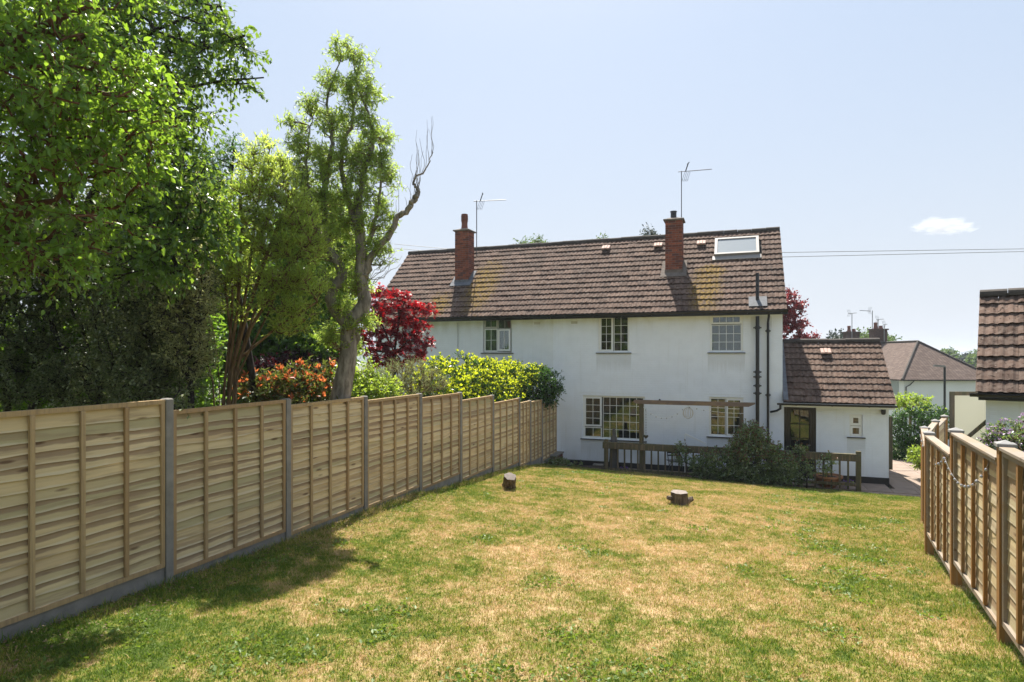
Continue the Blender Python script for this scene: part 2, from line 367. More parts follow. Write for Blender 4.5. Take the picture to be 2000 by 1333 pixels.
# ------------------------------------------------------------------ ground
LW = [0, 1.2, 4, 5.9, 7.84, 9.7, 10.0, 13.45, 15.3, 20, 30, 60]
LZ = [.05, .17, .55, .73, .87, 1.0, 1.09, 1.17, 1.25, 1.42, 1.8, 2.4]
RW = [0, 1.2, 4, 8, 10.5, 12.4, 14.3, 20, 30, 60]
RZ = [-.03, -.03, .36, .82, .97, 1.18, 1.36, 1.6, 1.9, 2.4]
def gz(x, y):
    x = np.asarray(x, float); y = np.asarray(y, float); w = -y
    a = np.interp(w, LW, LZ); b = np.interp(w, RW, RZ)
    t = np.clip(x/8.0, -.1, 1.15)
    z = a*(1-t)+b*t
    far = np.clip(y, 0, None)
    back = np.where(far < 4, -.03, -.03-.11*(far-4)); back = np.maximum(back, -6)
    k = np.clip(y/1.0+1, 0, 1)
    z = z*(1-k)+back*k
    # ground drops to the neighbour's drive beyond the right-hand fence
    side = np.clip((x-10.6)/1.0, 0, 1)*np.clip((w-0)/3, 0, 1)
    return z-side*np.clip(z-.1, 0, 2)*.45
def grid(name, xs, ys, dz, mat, bumpy=0, seed=1):
    X, Y = np.meshgrid(xs, ys); Z = gz(X, Y)+dz
    if bumpy:
        rg = np.random.default_rng(seed)
        for f in (1.1, 2.3, 4.7, 9): Z += bumpy/f*np.sin(X*f+rg.uniform(0, 6)+np.sin(Y*f*.7)*1.3)*np.sin(Y*f*1.1+rg.uniform(0, 6))
    V = np.stack([X, Y, Z], -1).reshape(-1, 3); nx = len(xs); ny = len(ys)
    i = (np.arange(ny-1)[:, None]*nx+np.arange(nx-1)[None]).ravel()
    return mesh_np(name, V, [np.stack([i, i+1, i+1+nx, i+nx], 1)], mat, True)

mg = NT('rough_ground'); v = mg.pos('World')
M['ground'] = mg.done(mg.pbsdf(mg.ramp(mg.noise(v, .8, 7, .7), [(.35, (.05, .06, .02)), (.6, (.10, .11, .035)), (.8, (.14, .11, .06))]), .95, mg.bump(mg.noise(v, 8, 5), .6, .05)))
def axis(a, b, core0, core1, step):
    core = np.arange(core0, core1+1e-6, step)
    lo = core0-np.geomspace(step*2, core0-a, 22)[::1]; hi = core1+np.geomspace(step*2, b-core1, 22)
    return np.unique(np.concatenate([lo, core, hi]))
o = link('ground', grid('ground', axis(-4000, 4000, -14, 20, .8), axis(-400, 6000, -32, 40, .8), -.05, M['ground'])); tag(o, kind='structure')

ml = NT('lawn_thatch'); v = ml.pos('World'); a = lawn_colour(ml, v)
lc = ml.ramp(a, [(.36, (.07, .095, .02)), (.43, (.14, .15, .03)), (.48, (.23, .19, .07)), (.55, (.33, .24, .12)), (.68, (.44, .33, .19))])
M['lawn'] = ml.done(ml.pbsdf(lc, .95, ml.bump(ml.noise(v, 60, 5, .7), .7, .02), spec=.15))
lawn = link('lawn', grid('lawn', np.arange(.06, 10.8, .1), np.arange(-27, -1.42, .1), -.0, M['lawn'], .012)); tag(lawn, kind='structure')

mb = NT('grass_blade'); v = mb.pos('World'); a = lawn_colour(mb, v); isl = mb.n('NewGeometry').outputs['Random Per Island']
a = mb.math('ADD', a, mb.math('MULTIPLY', mb.math('SUBTRACT', isl, .5), .20))
bc = mb.ramp(a, [(.36, (.11, .19, .020)), (.44, (.21, .28, .028)), (.485, (.34, .34, .055)), (.54, (.47, .36, .13)), (.66, (.66, .47, .27))])
p = mb.pbsdf(bc, .5, spec=.35); t = mb.n('BsdfTranslucent'); mb.l(bc, t.inputs[0]); x = mb.n('MixShader'); x.inputs[0].default_value = .35
mb.l(p, x.inputs[1]); mb.l(t.outputs[0], x.inputs[2]); M['blade'] = mb.done(x.outputs[0])

def tuft(seed, n=26, rad=.07, hmin=.009, hmax=.048):
    r = np.random.default_rng(seed); b = r.uniform(-rad, rad, (n, 2)); h = r.uniform(hmin, hmax, n); an = r.uniform(0, 6.28, n)
    lean = r.uniform(.2, 1.3, n)*h; la = r.uniform(0, 6.28, n); w = r.uniform(.0018, .0035, n)
    c, s_ = np.cos(an)*w, np.sin(an)*w; z = np.zeros(n)
    A = np.stack([b[:, 0]-c, b[:, 1]-s_, z-.004], 1); B = np.stack([b[:, 0]+c, b[:, 1]+s_, z-.004], 1)
    mx, my = b[:, 0]+lean*.4*np.cos(la), b[:, 1]+lean*.4*np.sin(la)
    C_ = np.stack([mx+c*.8, my+s_*.8, h*.62], 1); D = np.stack([mx-c*.8, my-s_*.8, h*.62], 1)
    E_ = np.stack([b[:, 0]+lean*np.cos(la), b[:, 1]+lean*np.sin(la), h], 1)
    V = np.stack([A, B, C_, D, E_], 1).reshape(-1, 3); i = np.arange(n)[:, None]*5
    return mesh_np('tuft', V, [i+np.array([0, 1, 2, 3]), i+np.array([3, 2, 4])], M['blade'])
tufts = bpy.data.collections.new('tufts')
for s_ in range(6):
    tufts.objects.link(bpy.data.objects.new('tuft', tuft(s_, hmax=.022 if s_ < 4 else .040)))
def scatter(obj, name, coll, density, smin, smax, mask=False):
    ng = bpy.data.node_groups.new(name, 'GeometryNodeTree')
    ng.interface.new_socket('Geometry', in_out='INPUT', socket_type='NodeSocketGeometry'); ng.interface.new_socket('Geometry', in_out='OUTPUT', socket_type='NodeSocketGeometry')
    gi = ng.nodes.new('NodeGroupInput'); go = ng.nodes.new('NodeGroupOutput')
    dp = ng.nodes.new('GeometryNodeDistributePointsOnFaces'); dp.inputs['Density'].default_value = density
    ci = ng.nodes.new('GeometryNodeCollectionInfo'); ci.inputs['Collection'].default_value = coll; ci.inputs['Separate Children'].default_value = True; ci.inputs['Reset Children'].default_value = True
    ip = ng.nodes.new('GeometryNodeInstanceOnPoints'); ip.inputs['Pick Instance'].default_value = True
    rv = ng.nodes.new('FunctionNodeRandomValue'); rv.data_type = 'FLOAT_VECTOR'; rv.inputs[0].default_value = (-.12, -.12, 0); rv.inputs[1].default_value = (.12, .12, 6.283)
    rs = ng.nodes.new('FunctionNodeRandomValue'); rs.data_type = 'FLOAT'; rs.inputs[2].default_value = smin; rs.inputs[3].default_value = smax; rs.inputs['Seed'].default_value = 5
    L = ng.links.new
    L(gi.outputs[0], dp.inputs['Mesh']); L(dp.outputs['Points'], ip.inputs['Points']); L(ci.outputs[0], ip.inputs['Instance'])
    L(rv.outputs[0], ip.inputs['Rotation']); L(rs.outputs[1], ip.inputs['Scale']); L(ip.outputs[0], go.inputs[0])
    md = obj.modifiers.new(name, 'NODES'); md.node_group = ng
gs = link('grass', grid('grass', np.arange(.06, 10.5, .1), np.arange(-18.2, -1.42, .1), -.0, M['lawn'], .012))
scatter(gs, 'grass_scatter', tufts, 360, .6, 1.3); tag(gs, 'short mown lawn grass, green and straw dry in patches', 'grass', kind='stuff')

# ------------------------------------------------------------------ foliage engine
def unit(a): return a/np.maximum(np.linalg.norm(a, axis=-1, keepdims=True), 1e-9)
def leaf_geo(P, D, S, rg, aspect=.5, fold=.3, big=False):
    n = len(P); D = unit(D); side = unit(np.cross(D, rg.normal(size=(n, 3))+np.array([0, 0, 1.1]))); nrm = np.cross(side, D)
    S = S[:, None]; w = S*aspect/2; f = w*fold
    if not big:
        V = np.stack([P, P+D*S*.45+side*w+nrm*f, P+D*S, P+D*S*.45-side*w+nrm*f], 1).reshape(-1, 3)
        i = np.arange(n)[:, None]*4; return V, [i+np.array([0, 1, 2]), i+np.array([0, 2, 3])]
    curl = -nrm*S*.12
    V = np.stack([P, P+D*S*.28+side*w*.9+nrm*f, P+D*S*.62+side*w*.85+nrm*f+curl*.4, P+D*S+curl, P+D*S*.62-side*w*.85+nrm*f+curl*.4, P+D*S*.28-side*w*.9+nrm*f], 1).reshape(-1, 3)
    i = np.arange(n)[:, None]*6; return V, [i+np.array([0, 1, 2, 3]), i+np.array([0, 3, 4, 5])]
def join_geo(parts):
    V = []; G = {}; b = 0
    for v, gs_ in parts:
        V.append(v)
        for g in gs_: G.setdefault(g.shape[1], []).append(g+b)
        b += len(v)
    return np.concatenate(V), [np.concatenate(g) for g in G.values()]
def frusta(A, B, ra, rb, n=5):
    d = unit(B-A); ref = np.tile([.3, .2, .93], (len(A), 1)); ref[np.abs((d*ref).sum(1)) > .9] = [1, 0, 0]
    x = unit(np.cross(d, ref)); y = np.cross(d, x); an = np.arange(n)*2*np.pi/n
    off = x[:, None]*np.cos(an)[None, :, None]+y[:, None]*np.sin(an)[None, :, None]
    V = np.concatenate([A[:, None]+off*ra[:, None, None], B[:, None]+off*rb[:, None, None]], 1).reshape(-1, 3)
    i = np.arange(len(A))[:, None, None]*2*n; k = np.arange(n)[None, :, None]; k2 = (k+1) % n
    F = np.concatenate([i+k, i+k2, i+k2+n, i+k+n], 2).reshape(-1, 4); return V, [F]
def clump_pts(clumps, n, rg, shell=.4):
    w = np.array([c[1][0]*c[1][1]*c[1][2]*(c[2] if len(c) > 2 else 1) for c in clumps], float); w = w**.75
    ks = rg.choice(len(clumps), n, p=w/w.sum()); d = unit(rg.normal(size=(n, 3))); r_ = (shell**3+(1-shell**3)*rg.random(n))**(1/3)
    C_ = np.array([c[0] for c in clumps])[ks]; Rr = np.array([c[1] for c in clumps])[ks]
    return C_+d*r_[:, None]*Rr, d
def skeleton(path, pts, rg, r0, rtip=.006, pen=.5, wig=.08):
    """greedy branching from a trunk polyline (several polylines allowed) to the attractors"""
    nodes = []; par = []; plen = []
    for pl in path:
        for i, p in enumerate(pl):
            nodes.append(np.array(p, float))
            if i == 0:
                par.append(-1 if len(nodes) == 1 else int(np.argmin([np.linalg.norm(q-nodes[-1]) for q in nodes[:-1]]))); plen.append(0 if len(nodes) == 1 else plen[par[-1]])
            else: par.append(len(nodes)-2); plen.append(plen[-1]+np.linalg.norm(nodes[-1]-nodes[-2]))
    nt = len(nodes); cap = nt+2*len(pts); N = np.zeros((cap, 3)); N[:nt] = nodes; PL = np.full(cap, 1e9); PL[:nt] = plen; P_ = -np.ones(cap, int); P_[:nt] = par
    cnt = nt; base = N[0]
    order = np.argsort(np.min(np.linalg.norm(pts[:, None]-N[None, :nt], axis=2), axis=1))
    term = np.zeros(len(pts), int); okn = np.ones(cap, bool); okn[0] = nt < 3
    for j in order:
        p = pts[j]; d = np.linalg.norm(N[:cnt]-p, axis=1); cost = d+pen*PL[:cnt]*.35+np.where(okn[:cnt], 0, 50)+np.clip(N[:cnt, 2]-p[2], 0, None)*.6
        k = int(np.argmin(cost)); q = N[k]; L = d[k]
        mid = (p+q)/2+rg.normal(size=3)*wig*L+np.array([0, 0, -.02*L]); N[cnt] = mid; P_[cnt] = k; PL[cnt] = PL[k]+L/2; cnt += 1
        N[cnt] = p; P_[cnt] = cnt-1; PL[cnt] = PL[k]+L; term[j] = cnt; cnt += 1
    wt = np.zeros(cnt); wt[term] = 1
    for i in range(cnt-1, 0, -1):
        if P_[i] >= 0 and P_[i] < i: wt[P_[i]] += wt[i]
    wt = np.maximum(wt, 1); rad = rtip+(r0-rtip)*(wt/wt[:nt].max())**.55
    i = np.arange(1, cnt); i = i[P_[1:cnt] >= 0]; pi = P_[i]
    ra = np.minimum(rad[pi], rad[i]*1.6)
    return N[:cnt], N[pi], N[i], ra, rad[i], nt
def plant(name, label, cat, base, trunk, clumps, n=200, twigs=4, tl=.35, lpt=7, ls=.06, aspect=.5, droop=.3, up=.3, leaf='', bark='bark_brown', r0=.1, seed=1,
          big=False, shell=.4, twigw=.003, extra=None, group=None, palmate=False, pen=.5, wig=.08, crown_name='crown', lsvar=.35, straight=.5):
    rg = np.random.default_rng(seed); base = np.array(base, float)
    root = thing(name, label, cat, base, group=group)
    pts, out = clump_pts(clumps, n, rg, shell)
    N, A, B, ra, rb, nt = skeleton(trunk, pts, rg, r0, pen=pen, wig=wig)
    wood = [frusta(A, B, ra, rb, 6)]
    c = np.repeat(pts, twigs, 0); o_ = np.repeat(out, twigs, 0); m = len(c)
    d = unit(o_*.55+rg.normal(size=(m, 3))*.75+np.array([0, 0, up])); L = tl*rg.uniform(.5, 1.25, m)
    end = c+d*L[:, None]+np.array([0, 0, -1])*(L*droop*.35)[:, None]
    wood.append(frusta(c, end, np.full(m, twigw), np.full(m, twigw*.4), 3))
    f = np.tile(np.linspace(.12, 1.0, lpt), m)+rg.normal(size=m*lpt)*.04
    c2 = np.repeat(c, lpt, 0); e2 = np.repeat(end, lpt, 0); P_ = c2+(e2-c2)*f[:, None]; dd = np.repeat(d, lpt, 0)
    D = unit(dd*straight+rg.normal(size=P_.shape)*.65+np.array([0, 0, -droop])); S = ls*(1+rg.normal(size=len(P_))*lsvar*.6).clip(.45, 1.7)
    if palmate:
        parts = []
        nv = unit(rg.normal(size=P_.shape)+np.array([0, 0, 1.2])); sd = unit(np.cross(nv, D)); D = np.cross(sd, nv)
        for a_, sc in ((-1.25, .6), (-.62, .88), (0, 1), (.62, .88), (1.25, .6)):
            Dk = D*math.cos(a_)+sd*math.sin(a_); w = (S*sc*.13)[:, None]; side = np.cross(nv, Dk); Sk = (S*sc)[:, None]
            V = np.stack([P_, P_+Dk*Sk*.5+side*w, P_+Dk*Sk-nv*Sk*.15, P_+Dk*Sk*.5-side*w], 1).reshape(-1, 3)
            i = np.arange(len(P_))[:, None]*4; parts.append((V, [i+np.array([0, 1, 2, 3])]))
        V, G = join_geo(parts)
    else: V, G = leaf_geo(P_, D, S, rg, aspect, big=big)
    link('trunk', mesh_np('trunk', join_geo(wood)[0]-base, join_geo(wood)[1], M[bark], True), root)
    link(crown_name, mesh_np(crown_name, V-base, G, M[leaf]), root)
    if extra:
        for (nm, mat, sel, nleaf, esz, easp, lift) in extra:   # tip growth: rosettes at twig ends
            idx = np.where(sel(end, rg))[0]
            if not len(idx): continue
            P2 = np.repeat(end[idx], nleaf, 0); D2 = unit(rg.normal(size=P2.shape)*.55+np.repeat(d[idx], nleaf, 0)*.4+np.array([0, 0, lift]))
            V2, G2 = leaf_geo(P2, D2, esz*rg.uniform(.6, 1.2, len(P2)), rg, easp, big=big); link(nm, mesh_np(nm, V2-base, G2, M[mat]), root)
    return root

L_ = m_leaf
M['l_apple'] = L_('apple_leaf', [(0.087, 0.174, 0.029), (0.131, 0.246, 0.036), (0.189, 0.319, 0.058)], (0.38, 0.60, 0.045), .42, .45)
M['l_pear'] = L_('pear_leaf', [(0.048, 0.12, 0.024), (0.08, 0.176, 0.032), (0.112, 0.224, 0.048)], (0.30, 0.46, 0.04), .35, .42)
M['l_vari'] = L_('variegated_leaf', [(0.072, 0.102, 0.029), (0.145, 0.174, 0.072), (0.319, 0.334, 0.16), (0.087, 0.116, 0.043)], (0.261, 0.319, 0.102), .38, .3)
M['l_willow'] = L_('willow_leaf', [(0.14, 0.22, 0.035), (0.19, 0.28, 0.05), (0.28, 0.36, 0.085)], (0.58, 0.76, 0.12), .42, .52)
M['l_osier'] = L_('shrub_leaf', [(0.12, 0.21, 0.04), (0.22, 0.31, 0.06), (0.30, 0.37, 0.11)], (0.74, 0.90, 0.14), .4, .58)
M['l_rowan'] = L_('rowan_leaf', [(0.051, 0.119, 0.034), (0.085, 0.17, 0.043)], (0.17, 0.374, 0.051), .45, .35)
M['l_back'] = L_('background_leaf', [(0.068, 0.15, 0.022), (0.12, 0.225, 0.03), (0.165, 0.27, 0.045)], (0.33, 0.57, 0.045), .45, .42)
M['l_maple'] = L_('red_maple_leaf', [(.07, .006, .012), (.14, .008, .014), (.20, .02, .03)], (.62, .014, .022), .35, .48)
M['l_copper'] = L_('copper_leaf', [(.09, .02, .025), (.17, .04, .045), (.27, .12, .12)], (.50, .06, .06), .4, .35)
M['l_hedge_d'] = L_('laurel_leaf', [(0.03, 0.083, 0.018), (0.06, 0.135, 0.022)], (0.12, 0.27, 0.03), .25, .3)
M['l_hedge_y'] = L_('new_laurel_leaf', [(0.275, 0.375, 0.025), (0.4, 0.475, 0.037), (0.213, 0.325, 0.025)], (0.9, 0.95, 0.04), .35, .58)
M['l_phot'] = L_('photinia_leaf', [(.04, .08, .02), (.08, .11, .03), (.13, .10, .04)], (.2, .25, .04), .3, .35)
M['l_photr'] = L_('photinia_red_leaf', [(0.39, 0.078, 0.039), (0.494, 0.143, 0.052), (0.364, 0.182, 0.065)], (0.9, 0.26, 0.078), .35, .45)
M['l_lime'] = L_('lime_shrub_leaf', [(0.15, 0.255, 0.03), (0.27, 0.36, 0.06)], (0.6, 0.78, 0.075), .45, .45)
M['l_grey'] = L_('grey_shrub_leaf', [(0.23, 0.27, 0.121), (0.324, 0.351, 0.176)], (0.459, 0.513, 0.189), .55, .35)
M['l_bush'] = L_('evergreen_bush_leaf', [(.06, .12, .035), (.13, .20, .07), (.36, .40, .27)], (.34, .50, .10), .17, .3, 1.0)
M['l_bronze'] = L_('bronze_leaf', [(.13, .055, .045), (.17, .09, .06), (.10, .10, .04)], (.30, .12, .07), .25, .3)
M['l_purple'] = L_('purple_leaf', [(.02, .008, .014), (.04, .012, .02)], (.10, .01, .02), .4, .3)
M['l_far'] = L_('far_tree_leaf', [(0.07, 0.119, 0.028), (0.112, 0.168, 0.042)], (0.196, 0.308, 0.042), .6, .35)
M['l_conifer'] = L_('conifer_leaf', [(.02, .04, .02), (.035, .06, .03)], (.05, .08, .03), .6, .15)
M['l_clem'] = L_('clematis_petal', [(.52, .36, .55), (.62, .48, .66), (.45, .30, .50)], (.5, .35, .5), .5, .3)

def C3(x, y, dist, rx, ry, rd, w=1):
    """ellipsoid of foliage: centre, radii in photo pixels at that distance, depth radius in metres"""
    s_ = dist/1200; return (spot(x, y, dist), (rx*s_, rd, ry*s_), w)

# ================================================================== HOUSES
def wall_holes(x0, x1, z0, z1, y0, y1, holes, mb=None):
    mb = mb or MB(); xs = sorted({x0, x1, *[h[0] for h in holes], *[h[1] for h in holes]}); zs = sorted({z0, z1, *[h[2] for h in holes], *[h[3] for h in holes]})
    def solid(i, k):
        if i < 0 or k < 0 or i >= len(xs)-1 or k >= len(zs)-1: return False
        cx, cz = (xs[i]+xs[i+1])/2, (zs[k]+zs[k+1])/2
        return not any(h[0] < cx < h[1] and h[2] < cz < h[3] for h in holes)
    for i in range(len(xs)-1):
        for k in range(len(zs)-1):
            if not solid(i, k): continue
            a, b, c, d = xs[i], xs[i+1], zs[k], zs[k+1]
            mb.add([(a,y0,c),(b,y0,c),(b,y0,d),(a,y0,d)], [(0,1,2,3)]); mb.add([(a,y1,c),(b,y1,c),(b,y1,d),(a,y1,d)], [(3,2,1,0)])
            if not solid(i-1, k): mb.add([(a,y0,c),(a,y1,c),(a,y1,d),(a,y0,d)], [(3,2,1,0)])
            if not solid(i+1, k): mb.add([(b,y0,c),(b,y1,c),(b,y1,d),(b,y0,d)], [(0,1,2,3)])
            if not solid(i, k-1): mb.add([(a,y0,c),(b,y0,c),(b,y1,c),(a,y1,c)], [(3,2,1,0)])
            if not solid(i, k+1): mb.add([(a,y0,d),(b,y0,d),(b,y1,d),(a,y1,d)], [(0,1,2,3)])
    return mb

def ring(mb, x0, x1, z0, z1, w, y0, y1):
    mb.box(x0, x1, y0, y1, z1-w, z1); mb.box(x0, x1, y0, y1, z0, z0+w); mb.box(x0, x0+w, y0, y1, z0+w, z1-w); mb.box(x1-w, x1, y0, y1, z0+w, z1-w)
def window(parent, x0, x1, z0, z1, sashes, frame='upvc', back='darkroom', sill=True, rec=.05, fw=.045, back_d=.16, name='window', oy=0):
    """sashes: (fx0,fx1,fz0,fz1, cols, rows, rail_width, angle)"""
    mb = MB(); ring(mb, x0+.002, x1-.002, z0+.002, z1-.002, fw, oy+rec, oy+rec+.06)
    win = mb.obj(name, M[frame], parent)
    X = lambda f: x0+fw+(x1-x0-2*fw)*f
    Z = lambda f: z0+fw+(z1-z0-2*fw)*f
    for s_ in sashes:
        fx0, fx1, fz0, fz1, nc, nr, rw = s_[:7]; ang = s_[7] if len(s_) > 7 else 0; fr_ = s_[8] if len(s_) > 8 else frame
        a, b, c, d = X(fx0), X(fx1), Z(fz0), Z(fz1); w, h = b-a, d-c
        yy = oy+rec-.012 if rw > .03 else oy+rec+.012
        org = (a, yy, c); rot = (0, 0, ang)
        m2 = MB(); ring(m2, .001, w-.001, .001, h-.001, rw, 0, .045)
        iw, ih = w-2*rw, h-2*rw; bw = .013
        for i in range(1, nc): cx = rw+iw*i/nc; m2.box(cx-bw/2, cx+bw/2, .006, .034, rw, h-rw)
        for k in range(1, nr):
            cz = rw+ih*k/nr
            for i in range(nc): m2.box(rw+iw*i/nc+(bw/2 if i else 0), rw+iw*(i+1)/nc-(bw/2 if i < nc-1 else 0), .006, .034, cz-bw/2, cz+bw/2)
        m2.obj('casement', M[fr_], win, org, rot)
        for i in range(nc):
            for k in range(nr):
                p = MB(); p.box(rw+iw*i/nc+.004, rw+iw*(i+1)/nc-.004, .018, .022, rw+ih*k/nr+.004, rw+ih*(k+1)/nr-.004); p.obj('pane', M['glass'], win, org, rot)
    if sill:
        MB().bev(x0-.07, x1+.07, oy-.05, oy+rec+.02, z0-.03, z0-.002, .004).obj('sill', M['sill'], win)
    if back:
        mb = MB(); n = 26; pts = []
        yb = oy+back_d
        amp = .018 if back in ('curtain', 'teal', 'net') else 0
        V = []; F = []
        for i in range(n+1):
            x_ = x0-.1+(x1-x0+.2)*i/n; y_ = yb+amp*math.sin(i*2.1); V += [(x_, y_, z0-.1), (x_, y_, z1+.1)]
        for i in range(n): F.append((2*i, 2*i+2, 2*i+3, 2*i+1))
        mb.add(V, F).obj('curtain' if amp else 'blind_or_dark', M[back], win)  # flat sheets: real blinds, plus dark boards standing in for unlit rooms
    return win

# roof tiles: double roll profile
def tile_mesh(v, wid=.3, ln=.36, th=.036, roll=.020):
    r = random.Random(v); prof = []
    for k in range(9):
        t = k/8; z = roll*max(0, math.sin(t*2*math.pi*2-.9))**.8; prof.append((t*wid, z))
    V = []; jj = [r.uniform(-.004, .004) for _ in prof]
    for i, (x, z) in enumerate(prof): V += [(x, jj[i], z), (x, jj[i]+.035, z-th-.004), (x, ln, z*.95)]
    F = []
    for k in range(8): a = 3*k; b = a+3; F += [(a, b, b+2, a+2), (a+1, b+1, b, a)]
    F += [(1, 0, 2), (25, 26, 24)]
    return V, F
TILEV = [tile_mesh(i) for i in range(5)]
def roof_tiles(parent, x0, x1, ye, ze, yr, zr, mat, limit=300, skip=(), seed=3, wid=.3):
    """tiles on the slope from the eave (ye,ze) up to the ridge (yr,zr) between x0 and x1"""
    rn = random.Random(seed); slope = math.hypot(yr-ye, zr-ze); pitch = math.atan2(zr-ze, yr-ye)
    rows = max(1, round(slope/.295)); g = slope/rows; cols = max(1, round((x1-x0)/wid)); w = (x1-x0)/cols
    meshes = []
    for V, F in TILEV:
        me = bpy.data.meshes.new('roof_tile'); me.from_pydata([(a*w/wid, b, c) for a, b, c in V], [], F); me.materials.append(mat); me.update(); meshes.append(me)
    lst = []
    for r_ in range(rows):
        for c in range(cols):
            y = ye+math.cos(pitch)*g*r_; z = ze+math.sin(pitch)*g*r_; x = x0+w*c
            if any(s_[0] < x+w/2 < s_[1] and s_[2] < y+.1 < s_[3] for s_ in skip): continue
            lst.append((x, y, z))
    wm = parent.matrix_world if parent.parent is None else parent.matrix_world
    lst.sort(key=lambda q: (Vector(q)-CAM).length)
    rest = MB()
    for i, q in enumerate(lst):
        rot = (pitch-R(6.6)+rn.uniform(-.022, .022), rn.uniform(-.015, .015), rn.uniform(-.018, .018)); up_ = .030+rn.uniform(-.002, .008)
        off = Vector((0, -math.sin(pitch)*up_, math.cos(pitch)*up_))
        loc = Vector(q)+off; k = rn.randrange(5)
        if i < limit: link('roof_tile', meshes[k], parent, loc, rot)
        else:
            E_ = Euler(rot).to_matrix(); V, F = TILEV[k]; rest.add([E_ @ Vector((a*w/wid, b, c))+loc for a, b, c in V], F)
    if len(lst) > limit: tag(rest.obj('far_roof_tile', mat, parent), kind='stuff')
def ridge_tiles(parent, x0, x1, y, z, mat, step=.45, rad=.12):
    n = round((x1-x0)/step); L = (x1-x0)/n; rn = random.Random(5)
    mb = MB(); P_ = []
    for t in range(7):
        a = math.pi*(t/6); P_.append((math.cos(a)*rad, math.sin(a)*rad*.75))
    mb.prismx([(p[0], p[1]) for p in P_]+[(-rad, -.05), (rad, -.05)], 0, L-.008)
    me = mb.mesh('ridge_tile', mat)
    for i in range(n): link('ridge_tile', me, parent, (x0+L*i, y, z+rn.uniform(-.008, .008)), (0, rn.uniform(-.01, .01), 0))

def chimney(parent, cx, y0, zb, zt, wd=.5625, dp=.5625, pot='tall'):
    """brick stack; front face at y0"""
    x0 = cx-wd/2; core = MB().box(x0+.006, x0+wd-.006, y0+.006, y0+dp-.006, zb, zt); ch = core.obj('chimney', M['mortar'], parent)
    meshes = {}
    def brick(x, y, z, lx, ly):
        key = (round(lx, 3), round(ly, 3))
        if key not in meshes: meshes[key] = MB().bev(.005, lx-.005, .0, ly, .005, .070, .003).mesh('brick', M['brick'])
        link('brick', meshes[key], ch, (x, y, z))
    n = int((zt-zb)/.075)
    for k in range(n):
        z = zt-.075*(k+1); rr = random.Random(k*7+int(cx*10)); j = rr.uniform(-.002, .002)
        fx = [.225, .225, .1125] if k % 2 else [.1125, .225, .225]; x = x0
        for w in fx: brick(x, y0+j, z, w, .06); x += w
        sy = [.225, .1625+.115] if k % 2 else [.1625+.115, .225]; y = y0+.06
        for w in sy:
            brick(x0+wd-.06, y, z, .062, w); brick(x0-.002, y, z, .062, w); y += w
    # oversailing cap and flaunching
    cap = MB().bev(x0-.06, x0+wd+.06, y0-.06, y0+dp+.06, zt+.002, zt+.06, .012)
    cap.add([(x0-.03, y0-.03, zt+.06), (x0+wd+.03, y0-.03, zt+.06), (x0+wd+.03, y0+dp+.03, zt+.06), (x0-.03, y0+dp+.03, zt+.06), (x0+.15, y0+.15, zt+.13), (x0+wd-.15, y0+.15, zt+.13), (x0+wd-.15, y0+dp-.15, zt+.13), (x0+.15, y0+dp-.15, zt+.13)],
            [(4, 5, 6, 7), (0, 1, 5, 4), (1, 2, 6, 5), (2, 3, 7, 6), (3, 0, 4, 7)])
    cap.obj('cap', M['mortar'], ch)
    px, py = cx, y0+dp/2
    if pot == 'tall':
        prof = [(.15, zt+.1), (.13, zt+.15), (.115, zt+.3), (.12, zt+.42)]
        for k in range(4): zz = zt+.43+k*.055; prof += [(.14, zz), (.14, zz+.02), (.118, zz+.028), (.118, zz+.05)]
        prof += [(.135, zt+.66), (.12, zt+.70), (.08, zt+.70)]
        MB().lathe(prof, px, py, 18).obj('chimney_pot', M['pot'], ch, smooth=True)
    else:
        MB().lathe([(.10, zt+.1), (.10, zt+.34), (.115, zt+.34), (.115, zt+.37), (.08, zt+.37)], px-.03, py, 16).obj('chimney_pot', M['blackpl'], ch, smooth=True)
    return ch

RP = math.atan2(8.08-5.1, 3.25)   # main roof pitch
def roof_z(y): return 5.1+(y+.35)*math.tan(RP)

def house_shell(name, label, x0, x1, wallmat, holes, gable_left, gable_right):
    h = thing(name, label, 'house', ((x0+x1)/2, 0, 0)); ox = (x0+x1)/2
    body = bpy.data.objects.new('tmp', None)
    mb = wall_holes(x0, x1, -.6, 5.09, 0, .26, holes)
    mb.box(x0, x1, 5.54, 5.8, -.6, 5.2)
    gab = [(.262, -.6), (5.538, -.6), (5.538, roof_z(.26)-.02), (2.9, 7.98), (.262, roof_z(.26)-.02)]
    if gable_left: mb.prismx(gab, x0, x0+.25)
    if gable_right: mb.prismx(gab, x1-.25, x1)
    mb.box(x0+.26, x1-.26, .262, 5.53, 2.45, 2.6)
    w = mb.obj('wall', wallmat, h)
    return h
class Local:
    """parts are modelled in world coordinates; this shifts them under the thing"""
def settle(root):
    """move direct children so that they keep world placement under the root's location"""
    for c in root.children: c.location = Vector(c.location)-Vector(root.location)

